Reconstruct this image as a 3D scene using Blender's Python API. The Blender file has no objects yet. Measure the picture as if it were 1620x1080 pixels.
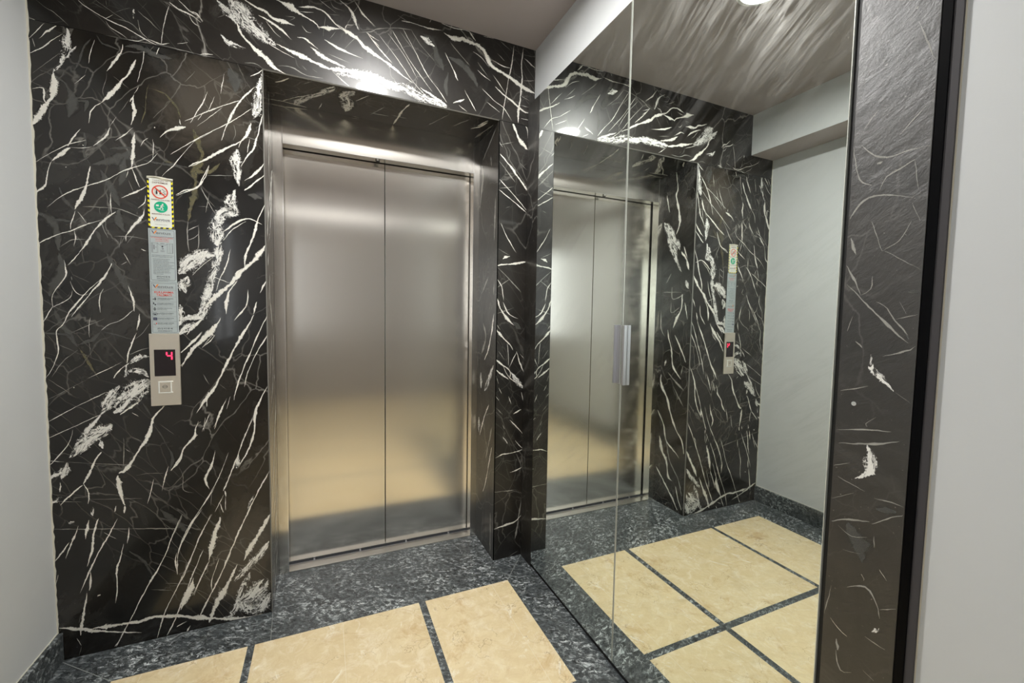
import bpy, bmesh, math, random
from mathutils import Vector, Matrix
from mathutils.geometry import tessellate_polygon
random.seed(4)
C = bpy.context.scene.collection
SC = bpy.context.scene
# ------------------------------------------------------------------ camera, world, lamps, exposure
YAW, PITCH, ROLL, FPX = 0.4153, -0.0607, 0.0165, 673.12
CAM = Vector((0, -2.0, 1.2786))
fw = Vector((math.sin(YAW)*math.cos(PITCH), math.cos(YAW)*math.cos(PITCH), math.sin(PITCH)))
r0 = Vector((math.cos(YAW), -math.sin(YAW), 0)); u0 = r0.cross(fw)
rt = r0*math.cos(ROLL)+u0*math.sin(ROLL); upv = -r0*math.sin(ROLL)+u0*math.cos(ROLL)
cd = bpy.data.cameras.new('camera'); cam = bpy.data.objects.new('camera', cd); C.objects.link(cam)
cam.matrix_world = Matrix(((rt.x,upv.x,-fw.x,CAM.x),(rt.y,upv.y,-fw.y,CAM.y),(rt.z,upv.z,-fw.z,CAM.z),(0,0,0,1)))
cd.sensor_width = 36; cd.lens = FPX*36/1620; cd.clip_start = .02
SC.camera = cam
w = bpy.data.worlds.new('world'); SC.world = w; w.use_nodes = True
w.node_tree.nodes['Background'].inputs[0].default_value = (.02,.02,.02,1)
SC.view_settings.view_transform = 'Standard'; SC.view_settings.look = 'None'
SC.view_settings.exposure = 0.82; SC.view_settings.gamma = 1
SC.cycles.max_bounces = 14; SC.cycles.glossy_bounces = 8; SC.cycles.diffuse_bounces = 6
SC.cycles.transparent_max_bounces = 24; SC.cycles.sample_clamp_indirect = 8
LAMP_POWER = 345.0        # radiance of the downlight diffusers
LAMPS = [(.27,-.75)]
ADDED_STRIP_POWER = 3.5         # added strip light near the unseen rear wall
LAMP_R = .085
ADDED_WINDOW_POWER = 2.5        # fill light from the added window pane behind the viewer
# ------------------------------------------------------------------ measures
xL, xS, zS = -.8952, -.8788, .1045
xM, xW, zC = .9504, .9859, 2.6112
x0, x1, zr, D = -.2137, .7942, 2.2334, .279
xo0, xo1, zo, xc = -.1717, .7601, 2.0558, .295
DL = D+.07
YB = -4.0
yM, yseam, ymr, yend = -.1257, -.7956, -1.4741, -1.6049
zM, zB, xBm = 2.3365, 2.3555, -.6802
# ------------------------------------------------------------------ helpers
def obj(name, bm, mats, parent=None, smooth=False, loc=None):
    me = bpy.data.meshes.new(name); bm.to_mesh(me); bm.free()
    if not isinstance(mats, (list,tuple)): mats = [mats]
    for m in mats: me.materials.append(m)
    if smooth:
        for p in me.polygons: p.use_smooth = True
    o = bpy.data.objects.new(name, me); C.objects.link(o)
    if parent is not None:
        o.parent = parent; o.matrix_parent_inverse = Matrix.Translation(-parent.location)
    return o
def thing(name, label, cat, loc=(0,0,0), group=None, kind=None):
    o = bpy.data.objects.new(name, None); C.objects.link(o); o.location = loc
    o.empty_display_size = .05
    o['label'] = label
    if cat: o['category'] = cat
    if group: o['group'] = group
    if kind: o['kind'] = kind
    return o
def box(bm, x0,x1,y0,y1,z0,z1, mi=0, bev=0):
    t = bmesh.new()
    v = [t.verts.new(p) for p in ((x0,y0,z0),(x1,y0,z0),(x1,y1,z0),(x0,y1,z0),(x0,y0,z1),(x1,y0,z1),(x1,y1,z1),(x0,y1,z1))]
    for f in ((3,2,1,0),(4,5,6,7),(0,1,5,4),(1,2,6,5),(2,3,7,6),(3,0,4,7)):
        t.faces.new([v[i] for i in f]).material_index = mi
    if bev: bmesh.ops.bevel(t, geom=list(t.edges), offset=bev, segments=2, affect='EDGES', profile=.5)
    for f in t.faces: f.material_index = mi
    me = bpy.data.meshes.new('t'); t.to_mesh(me); t.free(); bm.from_mesh(me); bpy.data.meshes.remove(me)
    return bm
def quad(bm, pts, mi=0):
    f = bm.faces.new([bm.verts.new(p) for p in pts]); f.material_index = mi; return f
def cyl(bm, c, r, h, axis='Z', seg=32, mi=0, r2=None):
    M = Matrix.Translation(c)
    if axis=='Y': M = M @ Matrix.Rotation(math.pi/2,4,'X')
    if axis=='X': M = M @ Matrix.Rotation(math.pi/2,4,'Y')
    n0 = len(bm.faces)
    bmesh.ops.create_cone(bm, cap_ends=True, segments=seg, radius1=r, radius2=r if r2 is None else r2, depth=h, matrix=M)
    bm.faces.ensure_lookup_table()
    for f in bm.faces[n0:]: f.material_index = mi
# ------------------------------------------------------------------ material helpers
def new_mat(name):
    m = bpy.data.materials.new(name); m.use_nodes = True
    nt = m.node_tree; b = nt.nodes['Principled BSDF']
    return m, nt, b
def N(nt, t, **kw):
    n = nt.nodes.new(t)
    for k, v in kw.items():
        if k.startswith('i_'):
            key = k[2:]
            key = int(key) if key.isdigit() else key.replace('_',' ')
            n.inputs[key].default_value = v
        else: setattr(n, k, v)
    return n
def LK(nt, a, b): nt.links.new(a, b)
def coords(nt, rot=(0,0,0), scale=(1,1,1), loc=(0,0,0)):
    g = N(nt,'ShaderNodeNewGeometry'); mp = N(nt,'ShaderNodeMapping')
    mp.inputs['Rotation'].default_value = rot; mp.inputs['Location'].default_value = loc
    LK(nt, g.outputs['Position'], mp.inputs['Vector'])
    if tuple(scale) == (1,1,1): return mp.outputs[0]
    m2 = N(nt,'ShaderNodeMapping'); m2.inputs['Scale'].default_value = scale       # stretch after turning
    LK(nt, mp.outputs[0], m2.inputs['Vector']); return m2.outputs[0]
def noise(nt, vec, scale, detail=4, rough=.55, dist=0):
    n = N(nt,'ShaderNodeTexNoise'); n.inputs['Scale'].default_value=scale; n.inputs['Detail'].default_value=detail
    n.inputs['Roughness'].default_value=rough; n.inputs['Distortion'].default_value=dist
    if vec is not None: LK(nt, vec, n.inputs['Vector'])
    return n.outputs['Fac']
def ramp(nt, fac, stops):
    r = N(nt,'ShaderNodeValToRGB'); e = r.color_ramp.elements
    while len(e) > len(stops): e.remove(e[-1])
    while len(e) < len(stops): e.new(.5)
    for el,(p,c) in zip(e, stops):
        el.position = p; el.color = (c,c,c,1) if isinstance(c,(int,float)) else (*c,1)
    LK(nt, fac, r.inputs[0]); return r.outputs[0]
def mixc(nt, fac, a, b, mode='MIX'):
    m = N(nt,'ShaderNodeMix'); m.data_type='RGBA'; m.blend_type=mode
    for s, v in ((m.inputs[0],fac),(m.inputs[6],a),(m.inputs[7],b)):
        if hasattr(v,'is_linked'): LK(nt, v, s)
        elif isinstance(v,(int,float)): s.default_value = v
        else: s.default_value = (*v,1)
    return m.outputs[2]
def mth(nt, op, a, b=None, c=None, clamp=False):
    m = N(nt,'ShaderNodeMath'); m.operation = op; m.use_clamp = clamp
    for i, v in enumerate((a,b,c)):
        if v is None: continue
        if hasattr(v,'is_linked'): LK(nt, v, m.inputs[i])
        else: m.inputs[i].default_value = v
    return m.outputs[0]
def simple(name, col, rough=.5, metal=0, spec=.5, **kw):
    m, nt, b = new_mat(name)
    b.inputs['Base Color'].default_value = (*col,1); b.inputs['Roughness'].default_value = rough
    b.inputs['Metallic'].default_value = metal; b.inputs['Specular IOR Level'].default_value = spec
    return m
def polish(b, rough=.2):
    b.inputs['Roughness'].default_value = rough
    b.inputs['Coat Weight'].default_value = .25; b.inputs['Coat Roughness'].default_value = .05
# ---- black marble
def marble(name, loc=(0,0,0), veins=1.0, rough=.2, spec=.5, cloud=None):
    m, nt, b = new_mat(name)
    v = coords(nt, loc=loc)
    big = ramp(nt, noise(nt, v, 2.3, 5, .6, .6), [(.42,0),(.72,1)])
    base = mixc(nt, big, (.0048,.0040,.0033), (.024,.0195,.0150))
    fine = ramp(nt, noise(nt, v, 34, 6, .7), [(.35,0),(.8,1)])
    base = mixc(nt, mth(nt,'MULTIPLY',fine,.30), base, (.035,.032,.028))
    for (cx_, cz_, rx, rz, k_) in (cloud or []):      # large brown clouds in the slab
        mp = coords(nt, scale=(1/rx,0,1/rz), loc=(-cx_,0,-cz_))
        ln = N(nt,'ShaderNodeVectorMath'); ln.operation='LENGTH'; LK(nt, mp, ln.inputs[0])
        dd = mth(nt,'ADD', ln.outputs['Value'], mth(nt,'MULTIPLY', noise(nt, v, 7, 8, .7, .5), 1.3))
        base = mixc(nt, mth(nt,'MULTIPLY', ramp(nt, mth(nt,'MULTIPLY', dd, .5), [(.55,1),(.80,0)]), k_), base, (.085,.073,.058))
    # grey brecciated patches
    pm = ramp(nt, noise(nt, coords(nt, loc=(3+loc[0],1,2)), 3.4, 6, .7, 1.2), [(.57,0),(.62,1)])
    base = mixc(nt, mth(nt,'MULTIPLY',pm,.25), base, (.06,.058,.052))
    # thin hairline veins: distorted voronoi cell borders
    def cells(scale, rot, sc, width, seed):
        vv = coords(nt, rot=rot, scale=sc, loc=(seed+loc[0],seed,seed))
        n1 = N(nt,'ShaderNodeTexNoise'); n1.inputs['Scale'].default_value = 5; n1.inputs['Detail'].default_value = 5
        LK(nt, vv, n1.inputs['Vector'])
        add = N(nt,'ShaderNodeVectorMath'); add.operation='MULTIPLY_ADD'
        LK(nt, n1.outputs['Color'], add.inputs[0]); add.inputs[1].default_value=(.16,.16,.16); LK(nt, vv, add.inputs[2])
        vo = N(nt,'ShaderNodeTexVoronoi'); vo.feature='DISTANCE_TO_EDGE'; vo.inputs['Scale'].default_value=scale
        LK(nt, add.outputs[0], vo.inputs['Vector'])
        line = ramp(nt, vo.outputs['Distance'], [(0,1),(width,0)])
        gate = ramp(nt, noise(nt, vv, 1.7, 3, .6), [(.50,0),(.62,1)])
        return mth(nt,'MULTIPLY',line,gate)
    l1 = cells(3.2,(0,.55,0),(1,1,.4),.009,0)
    l2 = cells(8,(0,-.6,.3),(1,1,.55),.016,5)
    l3 = cells(17,(0,.7,.1),(1,1,.3),.022,11)
    hair = mth(nt,'MULTIPLY', mth(nt,'MAXIMUM', l1, mth(nt,'MAXIMUM', mth(nt,'MULTIPLY',l2,.65), mth(nt,'MULTIPLY',l3,.4))), .45*veins)
    col = mixc(nt, hair, base, (.55,.53,.48))
    sp = ramp(nt, noise(nt, v, 150, 2, .5), [(.745,0),(.77,1)])
    col = mixc(nt, mth(nt,'MULTIPLY',sp,.25), col, (.5,.48,.42))
    LK(nt, col, b.inputs['Base Color']); polish(b, rough); b.inputs['Specular IOR Level'].default_value = spec
    return m
def vein_mat(name, col, amp, brk, soft=.10, op=1.0, col2=None):
    m, nt, b = new_mat(name)
    at = N(nt,'ShaderNodeAttribute'); at.attribute_name='across'
    v = coords(nt)
    d = mth(nt,'ABSOLUTE', at.outputs['Fac'])
    n1 = noise(nt, v, 90, 6, .75) if soft < .2 else noise(nt, v, 45, 4, .6); n2 = noise(nt, v, 330, 3, .7)
    d = mth(nt,'ADD', mth(nt,'MULTIPLY', d, 1.7), mth(nt,'MULTIPLY', mth(nt,'SUBTRACT', n1, .5), amp*2))
    d = mth(nt,'ADD', d, mth(nt,'MULTIPLY', mth(nt,'SUBTRACT', n2, .5), amp*1.8 if soft < .2 else 0))
    mask = N(nt,'ShaderNodeMapRange'); mask.inputs['From Min'].default_value=1.0+soft; mask.inputs['From Max'].default_value=1.0-soft
    LK(nt, d, mask.inputs['Value']); mk = mask.outputs[0]
    if brk:
        vv = coords(nt, rot=(0,.55,0), scale=(1,1,.45))
        al = N(nt,'ShaderNodeAttribute'); al.attribute_name='along'; sd = N(nt,'ShaderNodeAttribute'); sd.attribute_name='side'
        cx = N(nt,'ShaderNodeCombineXYZ'); LK(nt, mth(nt,'MULTIPLY', al.outputs['Fac'], 17), cx.inputs[0]); LK(nt, mth(nt,'MULTIPLY', sd.outputs['Fac'], 85), cx.inputs[1])
        a = ramp(nt, noise(nt, cx.outputs[0], 1, 9, .76, .9), [(.47,0),(.51,1)])
        vo = N(nt,'ShaderNodeTexVoronoi'); vo.feature='DISTANCE_TO_EDGE'; vo.inputs['Scale'].default_value=46
        nn = N(nt,'ShaderNodeTexNoise'); nn.inputs['Scale'].default_value=30; LK(nt, v, nn.inputs['Vector'])
        ad = N(nt,'ShaderNodeVectorMath'); ad.operation='MULTIPLY_ADD'; LK(nt, nn.outputs['Color'], ad.inputs[0])
        ad.inputs[1].default_value=(.05,.05,.05); LK(nt, vv, ad.inputs[2]); LK(nt, ad.outputs[0], vo.inputs['Vector'])
        l = ramp(nt, vo.outputs['Distance'], [(.05,1),(.10,0)])
        l = mth(nt,'MULTIPLY', l, ramp(nt, noise(nt, v, 24, 4, .6), [(.44,0),(.52,1)]))
        mk = mth(nt,'MULTIPLY', mk, mth(nt,'MAXIMUM', a, l))
    if op < 1: mk = mth(nt,'MULTIPLY', mk, op)
    c = mixc(nt, noise(nt, v, 45, 5, .6), col, col2 or tuple(x*.72 for x in col))
    LK(nt, c, b.inputs['Base Color']); polish(b, .26)
    tr = N(nt,'ShaderNodeBsdfTransparent'); mx = N(nt,'ShaderNodeMixShader')
    LK(nt, mk, mx.inputs[0]); LK(nt, tr.outputs[0], mx.inputs[1]); LK(nt, b.outputs[0], mx.inputs[2])
    LK(nt, mx.outputs[0], nt.nodes['Material Output'].inputs['Surface'])
    return m
M_marble = marble('black_marble', cloud=[(-.40,2.06,.20,.24,.75),(-.30,.25,.16,.30,.45)]); M_marble2 = marble('black_marble_header', (4.2,2,0), 1.2, .40, .5)
M_marble3 = marble('black_marble_frame', (9.1,3,1), .55, .42); M_marble4 = marble('black_marble_pilaster', (5.1,7,3), .45, .44, 1.0)
nt = M_marble4.node_tree; bp = N(nt,'ShaderNodeBump'); bp.inputs['Strength'].default_value=.55; bp.inputs['Distance'].default_value=.003
LK(nt, noise(nt, coords(nt, rot=(-.9,0,0), scale=(1,1,.5)), 42, 8, .7, .4), bp.inputs['Height']); LK(nt, bp.outputs[0], nt.nodes['Principled BSDF'].inputs['Normal'])
VM = dict(w=vein_mat('white_vein',(.93,.92,.87),1.25,0,.10,1.0,(.70,.67,.58)), b=vein_mat('broken_white_vein',(.93,.92,.87),1.2,1.0),
          t=vein_mat('faint_vein',(.55,.54,.49),1.0,0,.3,.62), g=vein_mat('grey_vein',(.14,.14,.13),1.2,0,.3,.75,(.05,.05,.045)),
          o=vein_mat('olive_vein',(.17,.15,.075),1.5,0,.25,.8,(.09,.085,.06)), c=vein_mat('brown_cloud',(.075,.066,.055),.6,0,.9,.5,(.04,.036,.03)))
VK = ['w','b','t','g','o','c']
# ---- granite
def granite(name, k=1.0, rot=.5):
    m, nt, b = new_mat(name)
    v = coords(nt, rot=(0,0,rot), scale=(1,1.6,1.3))
    a = ramp(nt, noise(nt, v, 34, 10, .85, .5), [(.40,0),(.70,1)])
    base = mixc(nt, a, (.007*k,.009*k,.0095*k), (.15*k,.17*k,.18*k))
    big = ramp(nt, noise(nt, v, 5, 4, .6), [(.38,.12),(.62,1)])
    s1 = ramp(nt, noise(nt, v, 38, 9, .82, .8), [(.51,0),(.60,1)])
    base = mixc(nt, mth(nt,'MULTIPLY', s1, mth(nt,'MULTIPLY',big,.9)), base, (.78*k,.84*k,.84*k))
    vo = N(nt,'ShaderNodeTexVoronoi'); vo.feature='DISTANCE_TO_EDGE'; vo.inputs['Scale'].default_value=4
    nn = N(nt,'ShaderNodeTexNoise'); nn.inputs['Scale'].default_value=9; LK(nt, v, nn.inputs['Vector'])
    ad = N(nt,'ShaderNodeVectorMath'); ad.operation='MULTIPLY_ADD'; LK(nt, nn.outputs['Color'], ad.inputs[0])
    ad.inputs[1].default_value=(.2,.2,.2); LK(nt, v, ad.inputs[2]); LK(nt, ad.outputs[0], vo.inputs['Vector'])
    l = ramp(nt, vo.outputs['Distance'], [(0,1),(.016,0)])
    g = ramp(nt, noise(nt, v, 6, 2, .5), [(.54,0),(.6,1)])
    base = mixc(nt, mth(nt,'MULTIPLY', mth(nt,'MULTIPLY', l, g), .6), base, (.5,.53,.52))
    LK(nt, base, b.inputs['Base Color']); b.inputs['Roughness'].default_value=.28
    b.inputs['Coat Weight'].default_value=.15; b.inputs['Coat Roughness'].default_value=.08
    return m
M_gran = granite('dark_granite'); M_granb = granite('skirting_granite', .8, .9)
def cream(name, seed, k=1):
    m, nt, b = new_mat(name)
    v = coords(nt, loc=(seed,seed*.7,0))
    a = noise(nt, v, 3.2, 6, .62, .5)
    base = mixc(nt, ramp(nt, a, [(.3,0),(.7,1)]), (.83*k,.705*k,.455*k), (.75*k,.605*k,.36*k))
    f = ramp(nt, noise(nt, v, 20, 8, .78, .6), [(.42,0),(.62,1)])
    base = mixc(nt, mth(nt,'MULTIPLY',f,.35), base, (.62,.46,.25))
    f2 = ramp(nt, noise(nt, coords(nt, loc=(seed,3,1)), 15, 8, .75, .8), [(.50,0),(.66,1)])
    base = mixc(nt, mth(nt,'MULTIPLY',f2,.5), base, (.92,.84,.66))
    vv = coords(nt, rot=(0,0,.6), scale=(1,.5,1), loc=(seed,2,0))
    w1 = ramp(nt, noise(nt, vv, 11, 8, .75, .7), [(.59,0),(.67,1)])
    base = mixc(nt, mth(nt,'MULTIPLY',w1,.8), base, (.92,.88,.76))
    o1 = ramp(nt, noise(nt, coords(nt, loc=(seed,9,0)), 5, 8, .75, 1), [(.55,0),(.68,1)])
    base = mixc(nt, mth(nt,'MULTIPLY',o1,.6), base, (.56,.36,.16))
    vo = N(nt,'ShaderNodeTexVoronoi'); vo.feature='DISTANCE_TO_EDGE'; vo.inputs['Scale'].default_value=6
    nn = N(nt,'ShaderNodeTexNoise'); nn.inputs['Scale'].default_value=12; nn.inputs['Detail'].default_value=6; LK(nt, v, nn.inputs['Vector'])
    ad = N(nt,'ShaderNodeVectorMath'); ad.operation='MULTIPLY_ADD'; LK(nt, nn.outputs['Color'], ad.inputs[0])
    ad.inputs[1].default_value=(.22,.22,.22); LK(nt, v, ad.inputs[2]); LK(nt, ad.outputs[0], vo.inputs['Vector'])
    l = ramp(nt, vo.outputs['Distance'], [(0,1),(.012,0)])
    g = ramp(nt, noise(nt, v, 7, 3, .5), [(.5,0),(.58,1)])
    base = mixc(nt, mth(nt,'MULTIPLY', mth(nt,'MULTIPLY', l, g), .6), base, (.32,.20,.10))
    LK(nt, base, b.inputs['Base Color']); b.inputs['Roughness'].default_value=.22
    return m
M_cream = [cream('cream_marble_a',0), cream('cream_marble_b',5.3,1.03), cream('cream_marble_c',11.1,.97)]
M_seam = simple('pale_seam',(.75,.68,.52),.4)
M_gseam = simple('granite_seam',(.30,.32,.30),.4)
# ---- plaster
def plaster(name, col, amt=.04):
    m, nt, b = new_mat(name)
    v = coords(nt)
    n = noise(nt, v, 3, 5, .6)
    LK(nt, mixc(nt, n, tuple(c*(1-amt) for c in col), tuple(min(1,c*(1+amt)) for c in col)), b.inputs['Base Color'])
    b.inputs['Roughness'].default_value=.55; b.inputs['Specular IOR Level'].default_value=.35
    bp = N(nt,'ShaderNodeBump'); bp.inputs['Strength'].default_value=.08; bp.inputs['Distance'].default_value=.002
    LK(nt, noise(nt, coords(nt, scale=(1,1,3)), 25, 5, .6), bp.inputs['Height']); LK(nt, bp.outputs[0], b.inputs['Normal'])
    return m
M_wall = plaster('grey_wall_paint',(.56,.575,.58)); M_rear = plaster('brown_grey_paint',(.36,.33,.31)); M_ceil = plaster('ceiling_paint',(.42,.375,.365))
M_caulk = simple('pale_caulk',(.70,.68,.58),.6)
# ---- steel
def steel(name, rough=.19, aniso=.86, col=(.87,.835,.775), axis='Z', tint=.012):
    m, nt, b = new_mat(name)
    sc = (700,700,.7) if axis=='Z' else (.9,.9,380)
    v = coords(nt, scale=sc)
    n = noise(nt, v, 1, 4, .7)
    LK(nt, mixc(nt, n, tuple(c*(1-tint) for c in col), tuple(c*(1+tint) for c in col)), b.inputs['Base Color'])
    b.inputs['Metallic'].default_value=1
    LK(nt, mth(nt,'ADD', mth(nt,'MULTIPLY', mth(nt,'SUBTRACT', n, .5), .01), rough), b.inputs['Roughness'])
    b.inputs['Anisotropic'].default_value=aniso
    tg = N(nt,'ShaderNodeCombineXYZ', i_X=1.0)       # brushed upright: reflections spread sideways
    LK(nt, tg.outputs[0], b.inputs['Tangent'])
    bp = N(nt,'ShaderNodeBump'); bp.inputs['Strength'].default_value=.16; bp.inputs['Distance'].default_value=.001
    LK(nt, noise(nt, coords(nt, scale=(1,1,1.3)), 3.2, 2, .5), bp.inputs['Height']); LK(nt, bp.outputs[0], b.inputs['Normal'])
    return m
M_steel = steel('brushed_steel'); M_steelf = steel('brushed_steel_frame', .2, .8)
M_panel = steel('satin_steel_panel', .5, .2, (.80,.74,.65))
M_alu = simple('satin_aluminium',(.58,.58,.60),.42,1)
M_chrome = simple('bright_metal',(.85,.85,.85),.12,1)
M_black = simple('black_gap',(.004,.004,.004),.6)
M_blackst = simple('black_edge',(.0015,.0015,.002),.35,0,.08)
M_dkgrey = simple('groove_shade_grey',(.055,.052,.055),.5,0,.2)
M_creamedge = simple('pale_edge',(.62,.58,.47),.5)

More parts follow.
